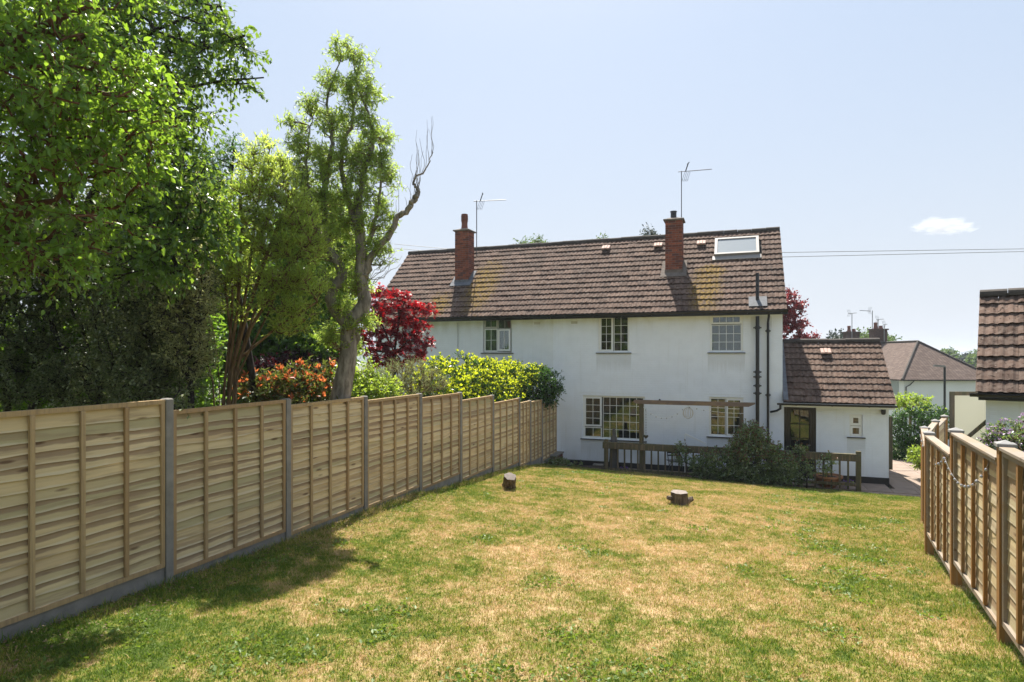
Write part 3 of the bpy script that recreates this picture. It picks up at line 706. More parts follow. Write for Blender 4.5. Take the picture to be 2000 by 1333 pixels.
# ---- neighbour's house (left half)
H_L = house_shell('semi_detached_house', 'left half of the white semi-detached pair, behind the hedge and red maple', -7.2, -.12, M['wall_old'],
                  [(-6.05, -5.20, 3.80, 5.0), (-2.74, -1.64, 3.80, 5.05)], True, False)
H_R = house_shell('semi_detached_house', 'right half of the white semi-detached pair, with roof window and black soil pipe', -.118, 7.1, M['wall_near'],
                  [(1.44, 2.48, 3.80, 5.04), (5.0, 5.98, 3.80, 5.0), (.91, 2.98, .91, 2.36), (4.97, 5.99, 1.16, 2.40)], False, True)
window(H_L, -6.05, -5.20, 3.80, 5.0, [(0, .5, 0, 1, 2, 3, .04), (.5, 1, 0, 1, 2, 3, .04)], 'oldframe', 'darkroom')
window(H_L, -2.74, -1.64, 3.80, 5.05, [(0, .5, .72, 1, 2, 1, .045), (.52, 1, .70, 1, 2, 1, .015), (0, .5, 0, .70, 2, 2, .035, 0, 'upvc'), (.52, 1, .02, .68, 2, 1, .05, -R(9), 'upvc')], 'oldframe', 'net', back_d=.22)
window(H_R, 1.44, 2.48, 3.80, 5.04, [(0, .47, 0, 1, 2, 4, .055), (.49, 1, 0, 1, 2, 4, .02)], back='darkroom', back_d=.6)
window(H_R, 5.0, 5.98, 3.80, 5.0, [(0, 1, .76, 1, 4, 1, .05), (0, 1, 0, .74, 4, 3, .02)], back='blind_or_dark', back_d=.13)
window(H_R, .91, 2.98, .91, 2.36, [(0, .30, .27, 1, 2, 4, .055), (0, .30, 0, .25, 2, 1, .03), (.32, 1, 0, 1, 6, 5, .015)], back='darkroom', back_d=.7)
window(H_R, 4.97, 5.99, 1.16, 2.40, [(0, .49, 0, 1, 2, 4, .02), (.51, 1, 0, 1, 2, 4, .05)], back='darkroom', back_d=.6)
MB().box(2.75, 2.98, .40, .44, .9, 1.6).obj('curtain', M['teal'], H_R)

def roof(parent, x0, x1, skip, mat, gable_r=0, seed=1):
    dk = MB(); dk.prismx([(-.34, 5.06), (2.9, 8.03), (6.14, 5.06), (6.14, 4.98), (2.9, 7.93), (-.34, 4.98)], x0+.02, x1-.02)
    rf = dk.obj('roof', M['ridge'], parent)
    roof_tiles(rf, x0, x1, -.40, 5.065, 2.86, 8.055, mat, 300, skip, seed)
    ridge_tiles(rf, x0, x1, 2.9, 8.08, M['ridge'])
    return rf
CHL = (-4.10, 1.12, 6.3, 8.47); CHR = (3.79, 1.12, 6.3, 8.28)
rl = roof(H_L, -7.38, -.12, [(CHL[0]-.3, CHL[0]+.3, 1.05, 1.65)], M['tile'], seed=2)
rr_ = roof(H_R, -.118, 7.20, [(CHR[0]-.3, CHR[0]+.3, 1.05, 1.65), (5.08, 6.50, 1.72, 2.52)], M['tile'], seed=3)
chimney(H_L, *CHL, pot='tall'); chimney(H_R, *CHR, pot='short')
def slope_box(x0, x1, ya, yb, lo, hi):
    """slab lying on the main slope between ya and yb, from lo to hi above the deck"""
    c, s_ = math.cos(RP), math.sin(RP); mb = MB(); za, zb = roof_z(ya), roof_z(yb)
    P_ = lambda x, y, z, o: (x, y-s_*o, z+c*o)
    return mb.add([P_(x0,ya,za,lo), P_(x1,ya,za,lo), P_(x1,yb,zb,lo), P_(x0,yb,zb,lo), P_(x0,ya,za,hi), P_(x1,ya,za,hi), P_(x1,yb,zb,hi), P_(x0,yb,zb,hi)],
        [(0,3,2,1),(4,5,6,7),(0,1,5,4),(1,2,6,5),(2,3,7,6),(3,0,4,7)])
# flashings
for (H, c_) in ((H_L, CHL), (H_R, CHR)):
    f = MB(); x0, x1, y0 = c_[0]-.285, c_[0]+.285, c_[1]; zf = roof_z(y0)
    f.box(x0-.01, x1+.01, y0-.02, y0-.004, zf-.05, zf+.16)
    f.v += []; sb = slope_box(x0-.14, x1+.14, y0-.14, y0+.02, .04, .062); f.add(sb.v, sb.f)
    for sx in (x0-.13, x1+.001):
        sb = slope_box(sx, sx+.13, y0+.021, y0+.55, .04, .065); f.add(sb.v, sb.f)
    zs = [(y0, zf-.02), (y0+.5, roof_z(y0+.5)-.02), (y0+.5, roof_z(y0+.5)+.12), (y0, zf+.16)]
    f.prismx(zs, x1+.001, x1+.012); f.prismx(zs, x0-.012, x0-.001)
    f.obj('flashing', M['lead'] if H is H_L else M['mortar'], H)
# roof window
rw = slope_box(5.08, 6.50, 1.76, 2.50, .03, .10).obj('roof_window', M['alu'], H_R)
slope_box(5.02, 6.56, 1.60, 1.755, .045, .07).obj('apron', M['alu'], rw)
mbx = MB()
for (a, b, c, d) in ((5.08, 6.50, 1.76, 1.82), (5.08, 6.50, 2.44, 2.50), (5.08, 5.17, 1.82, 2.44), (6.41, 6.50, 1.82, 2.44)):
    sb = slope_box(a, b, c, d, .101, .15); mbx.add(sb.v, sb.f)
mbx.obj('sash', M['alu'], rw)
slope_box(5.165, 6.415, 1.815, 2.445, .102, .118).obj('pane', M['rooflight'], rw)
# tile vents
def vent(parent, x, y, zfun=None, pitch=RP):
    z = roof_z(y) if zfun is None else zfun; mb = MB()
    for k in range(3): mb.bev(-.15+.1*k+.003, -.05+.1*k-.003, -.16, .14, .05+(k % 2)*.008, .115+(k % 2)*.008, .01)
    v_ = mb.obj('tile_vent', M['pinktile'], parent, (x, y, z), (pitch-R(12), 0, 0))
    MB().box(-.14, .14, -.10, .10, -.02, .049).obj('vent_mouth', M['blackpl'], v_)
for x, y in ((1.22, 2.45), (3.13, 2.42), (4.62, 2.40)): vent(H_R, x, y)
# gutters, fascia, pipes
def gutter(parent, x0, x1, y, z, r_=.062):
    mb = MB(); n = 8; V = []; F = []
    for x in (x0, x1):
        for k in range(n+1): a = math.pi*(k/n); V.append((x, y-r_*math.cos(a), z-r_*math.sin(a)*1.1))
        for k in range(n+1): a = math.pi*(1-k/n); V.append((x, y-(r_-.006)*math.cos(a), z-(r_-.006)*math.sin(a)*1.1))
    m_ = 2*(n+1)
    F = [(i, (i+1) % m_, (i+1) % m_+m_, i+m_) for i in range(m_)]
    for b_ in (0, m_):
        for k in range(n): q = (b_+k, b_+k+1, b_+2*n-k, b_+2*n+1-k); F.append(q)
    mb.add(V, F)
    x = x0+.5
    while x < x1: mb.box(x, x+.03, y-r_*1.12, y-r_*1.02, z-.03, z+.006); mb.box(x, x+.03, y-r_, y+r_, z-r_*1.25, z-r_*1.12); x += .95
    return mb.obj('gutter', M['blackpl'], parent)
for H, a, b in ((H_L, -7.36, -.125), (H_R, -.115, 7.22)):
    gutter(H, a, b, -.43, 5.05)
    MB().box(a, b, -.365, -.342, 4.93, 5.08).obj('fascia', M['blackpl'], H)
    MB().box(a, b, -.34, -.002, 4.955, 4.975).obj('soffit', M['upvc'], H)
def pipe(parent, pts, r_, collars=(), name='downpipe'):
    mb = MB().tube(pts, r_, 12)
    for (x, y, z) in collars:
        mb.lathe([(r_*1.28, z-.045), (r_*1.28, z+.045)], x, y, 12); mb.box(x-r_*2.1, x+r_*2.1, y+r_*.6, y+r_*1.1, z-.02, z+.02)
    return mb.obj(name, M['blackpl'], parent, smooth=True)
pipe(H_R, [(6.39, -.16, 0.0), (6.39, -.16, 4.9)], .055, [(6.39, -.16, z) for z in (4.55, 2.78, 3.05, 3.2, 2.55, 1.0)], 'soil_pipe')
sv = pipe(H_R, [(6.39, -.10, 5.15), (6.39, -.10, 6.22)], .052, (), 'vent_pipe')
slope_box(6.14, 6.66, -.30, .05, .055, .07).obj('flashing', M['lead'], H_R)
pipe(H_R, [(6.70, -.43, 5.0), (6.70, -.40, 4.88), (6.69, -.10, 4.72), (6.69, -.09, 4.6), (6.69, -.09, .1)], .036, [(6.69, -.09, z) for z in (4.45, 2.5, 1.1)])
for x in (-.70, .62): MB().bev(x-.11, x+.11, -.006, .01, 4.78, 4.86, .003).obj('air_brick', M['oldframe'], H_L if x < 0 else H_R)
MB().tube([(-3.72, -.02, 3.0), (-3.72, -.02, 4.9)], .008, 5).obj('cable', M['metal_l'], H_L)
MB().box(-.117, 7.101, -.012, -.002, -.5, .17).obj('plinth', M['plinth'], H_R); MB().box(-7.2, -.121, -.012, -.002, -.5, .17).obj('plinth', M['plinth'], H_L)
MB().tube([(3.47, -.03, 2.25), (3.47, -.12, 2.28)], .03, 8).obj('outside_tap', M['blackpl'], H_R)
for z in (2.46, 2.50):
    pass
MB().box(4.82, 6.15, -.006, .003, 2.475, 2.49).obj('lintel_line', M['wall_old'], H_R); MB().box(.78, 3.15, -.006, .003, 2.45, 2.465).obj('lintel_line', M['wall_old'], H_R)
for H in (H_L, H_R): settle(H)

# ---- side extension
H_E = thing('side_extension', 'low white side extension with black glazed door and small tiled roof', 'building', (8.5, 0, 0))
EP = math.atan2(1.85, 2.2)
mb = wall_holes(7.103, 9.9, -.6, 2.33, .004, .24, [(7.14, 8.02, .02, 2.24), (8.9, 9.24, 1.32, 1.98)])
mb.prismx([(.242, -.6), (3.8, -.6), (3.8, 2.5), (1.9, 4.05), (.242, 2.66)], 9.66, 9.9)
mb.box(7.103, 9.9, 3.802, 4.0, -.6, 2.45)
mb.obj('wall', M['wall_near'], H_E)
dk = MB().prismx([(-.26, 2.30), (1.9, 4.10), (4.1, 2.30), (4.1, 2.22), (1.9, 4.0), (-.26, 2.22)], 7.11, 10.01); rf = dk.obj('roof', M['ridge'], H_E)
roof_tiles(rf, 7.12, 10.03, -.32, 2.31, 1.86, 4.13, M['tile_clean'], 300, (), 9)
ridge_tiles(rf, 7.12, 10.03, 1.9, 4.17, M['ridge'], rad=.11)
MB().add([(7.106, -.3, 2.36), (7.24, -.3, 2.38), (7.24, 1.86, 4.2), (7.106, 1.86, 4.24), (7.106, -.3, 2.40), (7.24, -.3, 2.39), (7.24, 1.86, 4.21), (7.106, 1.86, 4.28)], [(4, 5, 6, 7), (0, 1, 5, 4), (1, 2, 6, 5)]).obj('flashing', M['lead'], H_E)
vent(H_E, 8.44, 1.42, 2.31+(1.42+.32)*math.tan(EP), EP)
gutter(H_E, 6.93, 10.04, -.35, 2.28, .05); MB().box(7.11, 10.0, -.285, -.265, 2.17, 2.29).obj('fascia', M['upvc'], H_E); MB().box(7.11, 10.0, -.264, .0, 2.175, 2.19).obj('soffit', M['upvc'], H_E)
pipe(H_E, [(7.02, -.35, 2.24), (7.02, -.34, 2.12), (6.93, -.2, 2.04), (6.76, -.11, 1.99)], .034)
window(H_E, 8.9, 9.24, 1.32, 1.98, [(0, 1, .5, 1, 1, 1, .07), (0, 1, 0, .48, 1, 1, .055)], 'upvc', 'blind_or_dark', fw=.03, back_d=.13, oy=.004)
# door: black stiles with six panes
dr = MB(); ring(dr, 7.142, 8.018, .022, 2.238, .07, .04, .12); door = dr.obj('door', M['blackdoor'], H_E)
leaf = MB(); x0, x1, z0, z1 = 7.215, 7.945, .095, 2.165
leaf.box(x0, x0+.10, .05, .095, z0, z1); leaf.box(x1-.10, x1, .05, .095, z0, z1); leaf.box(x0+.10, x1-.10, .05, .095, z1-.09, z1); leaf.box(x0+.10, x1-.10, .05, .095, z0, .78)
px0, px1, pz0, pz1 = x0+.10, x1-.10, .78, z1-.09
leaf.box((px0+px1)/2-.014, (px0+px1)/2+.014, .055, .09, pz0, pz1)
for k in (1, 2): zz = pz0+(pz1-pz0)*k/3; leaf.box(px0, (px0+px1)/2-.014, .055, .09, zz-.014, zz+.014); leaf.box((px0+px1)/2+.014, px1, .055, .09, zz-.014, zz+.014)
leaf.obj('door_leaf', M['blackdoor'], door)
for i in range(2):
    for k in range(3): MB().box(px0+(px1-px0)*i/2+.016, px0+(px1-px0)*(i+1)/2-.016, .07, .075, pz0+(pz1-pz0)*k/3+.016, pz0+(pz1-pz0)*(k+1)/3-.016).obj('pane', M['glass'], door)
MB().box(7.1, 8.1, .9, .92, 0, 2.3).obj('dark_hall', M['darkroom'], door)
MB().tube([(7.86, .04, 1.02), (7.86, -.0, 1.02), (7.76, -.0, 1.02)], .012, 8).obj('handle', M['alu'], door)
MB().box(7.103, 7.138, -.012, .002, -.5, .18).box(8.022, 9.902, -.012, .002, -.5, .18).box(9.902, 9.912, -.012, 4.0, -.5, .18).obj('plinth', M['plinth'], H_E)
l_ = MB().lathe([(.02, 2.0), (.055, 2.02), (.065, 2.1), (.06, 2.16), (.02, 2.19)], 9.75, -.08, 12).obj('wall_lamp', M['blackpl'], H_E, smooth=True)
MB().box(9.73, 9.77, -.03, .002, 2.06, 2.14).obj('bracket', M['blackpl'], l_)
settle(H_E)

# ------------------------------------------------------------------ aerials
def aerial(label, x, y, zb, zt, boom_dir, boom, kind='yagi', mat='metal', rod=.018, tilt=.05, s=1):
    t_ = thing('television_aerial', label, 'aerial', (x, y, zb), 0, 'television aerials on the chimneys')
    MB().tube([(0, 0, 0), (0, 0, zt-zb)], rod, 6).obj('mast', M[mat], t_)
    d = Vector(boom_dir).normalized(); side = Vector((-d.y, d.x, 0)); a = Vector((0, 0, zt-zb-.03*s)); b = a+d*boom+Vector((0, 0, tilt*boom))
    MB().tube([a-d*.12*s, b], rod*.8, 6).obj('boom', M[mat], t_)
    mb = MB(); n = int(boom/.09/s)
    for k in range(3, n):
        c = a.lerp(b, k/n); u_ = (side*.9+Vector((0, 0, .25))).normalized() if kind == 'yagi' else side; mb.tube([c-u_*.07*s, c+u_*.07*s], rod*.4, 4)
    mb.obj('director', M[mat], t_)
    mb = MB()
    for sgn in (1, -1):
        for k in range(4):
            o = a+d*(.12*s)+Vector((0, 0, 0)); e = o+Vector((0, 0, sgn*(.10+.0*k)*s))-d*.0
            p0 = o+(d*.02-side*0)*k; tip = a+Vector((0, 0, sgn*.30*s))+d*((.02 if sgn < 0 else .22)*s)+d*(.06*k*s*(1 if sgn < 0 else .15))
            st = o+d*(.06*k*s*(1 if sgn < 0 else .15))
            mb.tube([st, tip], rod*.45, 4)
            mb.tube([tip-side*.12*s, tip+side*.12*s], rod*.4, 4)
    mb.obj('reflector', M[mat], t_)
    return t_
def onroof(xp, yp, Yv):
    d = spot(xp, yp, 1)-np.array(CAM); t_ = (Yv-CAM.y)/d[1]; return np.array(CAM)+d*t_
a = onroof(931, 465, 1.75); b = onroof(933, 392, 1.75)
camdir = Vector((math.cos(YAW), math.sin(YAW), 0))
aerial('large yagi aerial with bent reflector on mast behind the left-hand chimney of the house', a[0], a[1], 7.6, b[2], camdir, 1.15, 'yagi')
a = onroof(1331, 425, 1.6); b = onroof(1333, 336, 1.6)
aerial('thin long-boom aerial on tall mast behind the right-hand chimney of the house', a[0], a[1], 8.2, b[2]+.03, camdir, 1.05, 'flat', tilt=.09, rod=.015)

# ------------------------------------------------------------------ fences
def slat_mesh(seed, L=1.72, mat=None, out=.019, top=.006):
    r = random.Random(seed); n = 10; V = []; F = []
    ph = r.uniform(0, 6); am = r.uniform(.002, .008); bow = r.uniform(-.006, .006)
    for i in range(n+1):
        x = L*i/n; wv = am*math.sin(i*.9+ph)+r.uniform(-.004, .004)+bow*math.sin(math.pi*i/n)
        V += [(x, top, .135), (x, -out, .0+wv), (x, -out*.4, -.001+wv)]
    for i in range(n): a = 3*i; b = a+3; F += [(a+1, b+1, b, a), (a+2, b+2, b+1, a+1)]
    me = bpy.data.meshes.new('slat'); me.from_pydata(V, [], F); me.materials.append(mat); me.update(); return me
SLAT_L = [slat_mesh(i, 1, M['slat']) for i in range(10)]; SLAT_R = [slat_mesh(i+50, 1, M['slat_r'], .010, -.002) for i in range(8)]
def fence_panel(root, A, B, zt, h, slats, batten, rail, nb=3, side_rail=.0, cap=False, seed=0, pitch_h=.106, gap=.05):
    """A->B on plan, boards face the right-hand side of that direction"""
    A = Vector((*A, 0)); B = Vector((*B, 0)); d = (B-A); Lf = d.length; an = math.atan2(d.y, d.x); d.normalize(); o = A+d*gap; L = Lf-2*gap
    rn = random.Random(seed); z0 = zt-h
    mb = MB(); yf, yb, q = -.036, .02, .045
    P8 = [(0, 0), (L, 0), (L, h), (0, h), (q, q), (L-q, q), (L-q, h-q), (q, h-q)]
    V = [(x, yf, z) for x, z in P8]+[(x, yb, z) for x, z in P8]; F = []
    for k in range(4): k2 = (k+1) % 4; F += [(k, k2, k2+4, k+4), (k+8, k+12, k2+12, k2+8), (k, k+8, k2+8, k2), (k+4, k2+4, k2+12, k+12)]
    mb.add(V, F)
    capping = MB().bev(-.005, L+.005, -.06, .045, h+.001, h+.03, .004).mesh('capping_rail', M[rail]) if cap else None
    fp = link('fence_panel', mb.mesh('fence_panel', M[rail]), root, (o.x-root.location.x, o.y-root.location.y, z0-root.location.z), (0, 0, an))
    if capping: link('capping_rail', capping, fp)
    n = int((h-.10)/pitch_h); z = h-.045-.125
    ps = (h-.10-.02)/n
    for k in range(n):
        me = slats[rn.randrange(len(slats))]; flip = rn.random() < .5
        zz = .045+ps*k
        if flip: link('slat', me, fp, (L, .0+.001*(k % 2), zz+rn.uniform(-.006, .006)), (0, 0, 0), (-L, 1, 1))
        else: link('slat', me, fp, (0, .0, zz+rn.uniform(-.006, .006)), (0, 0, 0), (L, 1, 1))
    bw = .042
    bm = MB().bev(-bw/2, bw/2, -.045, -.016, .046, h-.046, .003).mesh('batten', M[batten])
    for k in range(1, nb+1): x = L*k/(nb+1); link('batten', bm, fp, (x, 0, 0), (0, 0, 0))
    return fp
LF = thing('garden_fence', 'long left-hand lap panel fence with grey concrete posts and gravel boards', 'fence', (0, -17.2, 1.3))
WP = [21.0, 19.1, 17.2, 15.33, 13.45, 11.58, 9.70, 7.84, 5.92, 3.93, 2.94, 1.77, .06]
TP = [3.42, 3.34, 3.225, 3.10, 3.02, 2.955, 2.875, 2.70, 2.50, 2.36, 2.32, 2.17]
pm = {}
for i, w in enumerate(WP[:-1]):
    zt = (TP[i] if i < len(TP) else TP[-1])
    if i > 0: zt = max(TP[i-1], TP[i])
    zt += .012; zb = float(gz(0, -w))-.1; H = zt-zb
    b = MB(); b.bev(-.048, .048, -.045, .045, 0, H, .012); b.obj('concrete_post', M['conc'], LF, (0-LF.location.x, -w-LF.location.y, zb-LF.location.z))
for i in range(len(TP)):
    A = (0, -WP[i]); B = (0, -WP[i+1]); short = abs(WP[i]-WP[i+1]) < 1.3
    h = 1.80
    fence_panel(LF, A, B, TP[i], h, SLAT_L, 'batten', 'batten', 2 if short else 3, seed=i)
    MB().bev(-.022, .022, .05, abs(WP[i]-WP[i+1])-.05, -.25, .17, .004).obj('gravel_board', M['conc'], LF, (-LF.location.x, -WP[i]-LF.location.y, TP[i]-h-.172-LF.location.z))
# right-hand fence
RF = thing('garden_fence', 'right-hand timber fence with brown posts, grey caps and pale capping rail', 'fence', (8.0, -12.4, 1.0))
def gpt(x, y, Z): q = spot(x, y, Z); return (float(q[0]), float(q[1]))
RPTS = [(10.4, -3.2), (9.65, -5.4), (8.85, -7.9), (8.29, -10.39), (8.07, -12.28), (7.87, -14.2), (7.67, -16.1), (7.47, -18.0), (7.3, -19.9)]
RT = [2.42, 2.52, 2.62, 2.72, 2.92, 3.04, 3.14, 3.24]
for i, (x, y) in enumerate(RPTS):
    zc = [2.30, 2.38, 2.48, 2.66, 2.90, 3.0, 3.1, 3.2, 3.3][i]; zb = float(gz(x, y))-.12
    if i < 3: zb -= .3
    H = zc-zb; an = 0 if i < 3 else R(-8)
    pst = MB().bev(-.05, .05, -.05, .05, 0, H-.05, .006).obj('timber_post', M['post_r'], RF, (x-8.0, y+12.4, zb-1.0), (0, 0, an))
    MB().bev(-.066, .066, -.066, .066, H-.049, H-.012, .006).add([(-.05,-.05,H-.012),(.05,-.05,H-.012),(.05,.05,H-.012),(-.05,.05,H-.012),(0,0,H+.012)], [(0,1,4),(1,2,4),(2,3,4),(3,0,4)]).obj('post_cap', M['cap_r'], pst)
for i in range(len(RPTS)-1):
    zt = [2.20, 2.30, 2.42, 2.58, 2.83, 2.93, 3.03, 3.13][i]
    gb = max(float(gz(*RPTS[i])), float(gz(*RPTS[i+1]))); h = zt-gb-.08
    fp = fence_panel(RF, RPTS[i], RPTS[i+1], zt, h, SLAT_R, 'post_r', 'rail_r', 3, cap=True, seed=90+i, pitch_h=.115)
# festoon string lights on the right-hand fence
fs = thing('string_lights', 'clear bead string lights draped along the right-hand fence', 'string lights', (8.0, -12.4, 2.5))
wire = MB(); bul = MB(); rn = random.Random(4)
drops = [(2, 2.42, .10), (3, 2.50, .40), (4, 2.60, .33), (5, 2.62, .30)]
hooks = [Vector((8.66, -9.6, 2.42)), Vector((8.22, -11.42, 2.30)), Vector((7.985, -13.12, 2.60)), Vector((7.78, -14.86, 2.62))]
beads = []; h1, h3, h4 = Vector((8.80, -7.95, 2.34)), Vector((8.0, -12.25, 2.57)), Vector((7.80, -14.15, 2.80))
for a_, b_, sag in ((h1, h3, .24), (h3, h4, .24)):
    pts = []
    for k in range(25):
        t = k/24; p = a_.lerp(b_, t); p.z -= sag*4*t*(1-t); p.x -= .03; pts.append(p)
        beads.append(p+Vector((0, 0, -.012)))
    wire.tube([p-Vector((8, -12.4, 2.5)) for p in pts], .0018, 4)
wire.obj('wire', M['metal_l'], fs)
gl2 = NT('clear_bead'); M['bead'] = gl2.done(gl2.pbsdf((.33, .33, .36), .06, spec=1.0))
ico = MB().lathe([(.002, -.02), (.012, -.014), (.017, 0), (.012, .012), (.003, .018)], 0, 0, 7).mesh('bulb', M['bead'], True)
for p in beads[::2]: link('bulb', ico, fs, p-Vector((8, -12.4, 2.5)), (rn.uniform(-.3, .3), rn.uniform(-.3, .3), 0), (rn.uniform(.7, 1.1),)*3)

# ------------------------------------------------------------------ railing, pergola, patio
VR = -1.22
RL = thing('balustrade', 'weathered mossy timber balustrade between lawn and patio path', 'railing', (5.4, VR, 0))
def rl_post(x, w=.11, zt=1.06, zb=-.1): MB().bev(-w/2, w/2, -w/2, w/2, zb, zt, .008).obj('post', M['oldwood'], RL, (x-5.4, 0, 0))
for x in (1.96, 8.93): rl_post(x, .12, 1.08, float(gz(x, VR))-.1)
for x in (5.0, 7.0): rl_post(x, .09, .98)
for a, b in ((1.86, 8.98),):
    MB().bev(a-5.4, b-5.4, -.085, -.062, .80, .97, .004).obj('handrail', M['oldwood'], RL); MB().bev(a-5.4, b-5.4, -.08, .05, .971, 1.0, .004).obj('top_board', M['oldwood'], RL)
MB().bev(2.0-5.4, 8.9-5.4, -.055, -.02, .12, .20, .003).obj('bottom_rail', M['oldwood'], RL)
bm = MB().bev(-.022, .022, -.06, -.02, 0.0, .80, .003).mesh('baluster', M['oldwood'])
x = 2.12
while x < 8.85:
    link('baluster', bm, RL, (x-5.4, .0 if False else .045, .02)); x += .205
PG = thing('pergola', 'timber pergola of two posts and one long grey beam over the railing', 'pergola', (4.5, VR, 0))
for x, w in ((3.04, .125), (5.93, .11)): MB().bev(-w/2, w/2, -w/2, w/2, -.1, 2.22, .008).obj('post', M['oldwood'], PG, (x-4.5, .09, 0))
MB().prism([(2.84-4.5, 2.245), (2.95-4.5, 2.215), (6.12-4.5, 2.215), (6.30-4.5, 2.30), (6.30-4.5, 2.335), (2.82-4.5, 2.335)], -.03, .10).obj('beam', M['beam'], PG, (0, 0, 0))
# hangings under the beam
st = MB(); P0 = Vector((3.1, VR+.02, 2.12)); pts = [P0.lerp(Vector((4.35, VR+.02, 2.17)), k/16)-Vector((0, 0, .34*4*(k/16)*(1-k/16))) for k in range(17)]
pts2 = [Vector((4.37, VR+.02, 2.19)).lerp(Vector((6.0, VR+.02, 2.02)), k/16)-Vector((0, 0, .06*4*(k/16)*(1-k/16))) for k in range(17)]
sl_ = thing('string_lights', 'fine white string lights hanging in a loop under the pergola beam', 'string lights', (4.5, VR, 2.1))
MB().tube([p-sl_.location for p in pts], .005, 4).tube([p-sl_.location for p in pts2], .005, 4).obj('wire', M['upvc'], sl_)
for p in pts[1::2]+pts2[1::2]: link('bulb', ico, sl_, p-sl_.location-Vector((0, 0, .012)))
wf = thing('wind_spinner', 'pale round wire ornament hanging below the pergola beam', 'ornament', (4.43, VR+.02, 1.98)); mb = MB()
for k in range(6):
    a = math.pi*k/6; mb.tube([(math.cos(a)*.15*math.cos(t_), math.sin(a)*.15*math.cos(t_), .165*math.sin(t_)) for t_ in np.linspace(0, 2*math.pi, 25)], .004, 4)
M['brass'] = plain('pale_brass_wire', (.62, .52, .36), .35, .5)
mb.obj('wire_globe', M['brass'], wf); MB().lathe([(.06, -.15), (.075, -.145), (.075, -.135), (.02, -.13)], 0, 0, 14).obj('dish', M['upvc'], wf); MB().tube([(0, 0, .16), (0, 0, .24)], .003, 4).obj('hanger', M['metal'], wf)
ht = thing('hanging_heart', 'small black heart ornament on a cord beside the pergola post', 'ornament', (3.19, VR-.02, 1.22)); q = []
for k in range(24):
    t_ = 2*math.pi*k/24; q.append((.0045*16*math.sin(t_)**3, .0045*(13*math.cos(t_)-5*math.cos(2*t_)-2*math.cos(3*t_)-math.cos(4*t_))))
MB().prism(q[::-1], -.012, .012).obj('heart', M['blackpl'], ht)
cord = MB().tube([(0, 0, .05), (0, 0, .88)], .004, 4)
for k in range(9): cord.lathe([(.003, .1+.08*k), (.014, .115+.08*k), (.003, .13+.08*k)], 0, 0, 6)
cord.tube([(0, 0, -.06), (0, 0, -.2)], .004, 4).lathe([(.004, -.24), (.018, -.22), (.004, -.19)], 0, 0, 6); cord.obj('cord', M['metal'], ht)
# covered parasol behind the first post
pc = thing('covered_parasol', 'furled garden parasol in grey cover standing behind railing end post', 'parasol', (2.16, -1.0, 0))
MB().lathe([(.17, .02), (.16, .3), (.13, .8), (.10, 1.1), (.045, 1.22), (.06, 1.3), (.045, 1.38), (.01, 1.4)], 0, 0, 14).obj('cover', plain('grey_cover', (.10, .095, .09), .8), pc, smooth=True)
# patio slabs and path
pt = MB()
path = thing('garden_path', 'pale worn concrete path slabs in front of and beside the extension', 'path', (9.5, -.6, 0)); path['kind'] = 'structure'
del path['category']
pm_ = {}
def slab(x0, x1, y0, y1, z=0.0): MB().bev(x0+.004, x1-.004, y0+.004, y1-.004, z-.10, z, .006).obj('paving_slab', M['patio'], path, (-9.5, .6, 0))
xx = 2.0
while xx < 12.3:
    slab(xx, xx+.6, -1.16, -.62); slab(xx, xx+.6, -.62, -.02) if xx < 9.3 else None; xx += .6
for r_ in range(9):
    for c in range(3): slab(9.93+c*.62, 9.93+(c+1)*.62, -.62+r_*.62, r_*.62, -.0)
slab(8.98, 12.4, -1.42, -1.17, -.012)
bs = link('soil_bed', grid('soil_bed', np.arange(.1, 9, .15), np.arange(-1.9, -.9, .1), .012, M['soil'], .02)); tag(bs, kind='structure')
be = link('soil_strip', grid('soil_strip', np.arange(.06, 2.0, .1), np.arange(-1.35, .0, .1), .02, M['soil'], .03)); tag(be, kind='structure')
MB().bev(0, .34, 0, .2, 0, .05, .01).obj('loose_slab', M['conc'], None, (1.42, -.75, .14)); o = bpy.data.objects['loose_slab']; tag(o, 'small grey slab lying by the wall left of the railing', 'slab')
# terracotta pot with plant, purple flowers, chair
po = thing('flower_pot', 'wide terracotta bowl pot behind the right end of the railing', 'pot', (8.22, -.88, 0))
MB().lathe([(.20, 0), (.30, .12), (.36, .26), (.39, .27), (.39, .32), (.35, .32), (.33, .27)], 0, 0, 22).obj('bowl', M['terracotta'], po, smooth=True)
MB().lathe([(.33, .26), (.1, .29), (.01, .29)], 0, 0, 16).obj('soil', M['soil'], po)
plant('potted_plant', 'thin leafy green plant growing in the terracotta bowl', 'plant', (8.22, -.88, .28), [[(8.22, -.88, .28), (8.2, -.88, .4)]],
      [((8.15, -.88, .55), (.3, .15, .28), 1)], n=30, twigs=3, tl=.14, lpt=5, ls=.045, leaf='l_lime', r0=.012, seed=31, up=.5)
M['violet'] = L_('violet_petal', [(.20, .06, .45), (.32, .15, .60)], (.3, .12, .6), .5, .3)
plant('viola_plant', 'small purple violas beside the terracotta bowl at railing foot', 'flower', (8.72, -1.05, .0), [[(8.72, -1.05, 0), (8.72, -1.05, .08)]],
      [((8.72, -1.05, .14), (.11, .08, .10), 1)], n=30, twigs=2, tl=.05, lpt=4, ls=.035, leaf='l_lime', r0=.006, seed=32,
      extra=[('flowers', 'violet', lambda e, g: g.random(len(e)) < .8, 4, .035, .9, .5)])
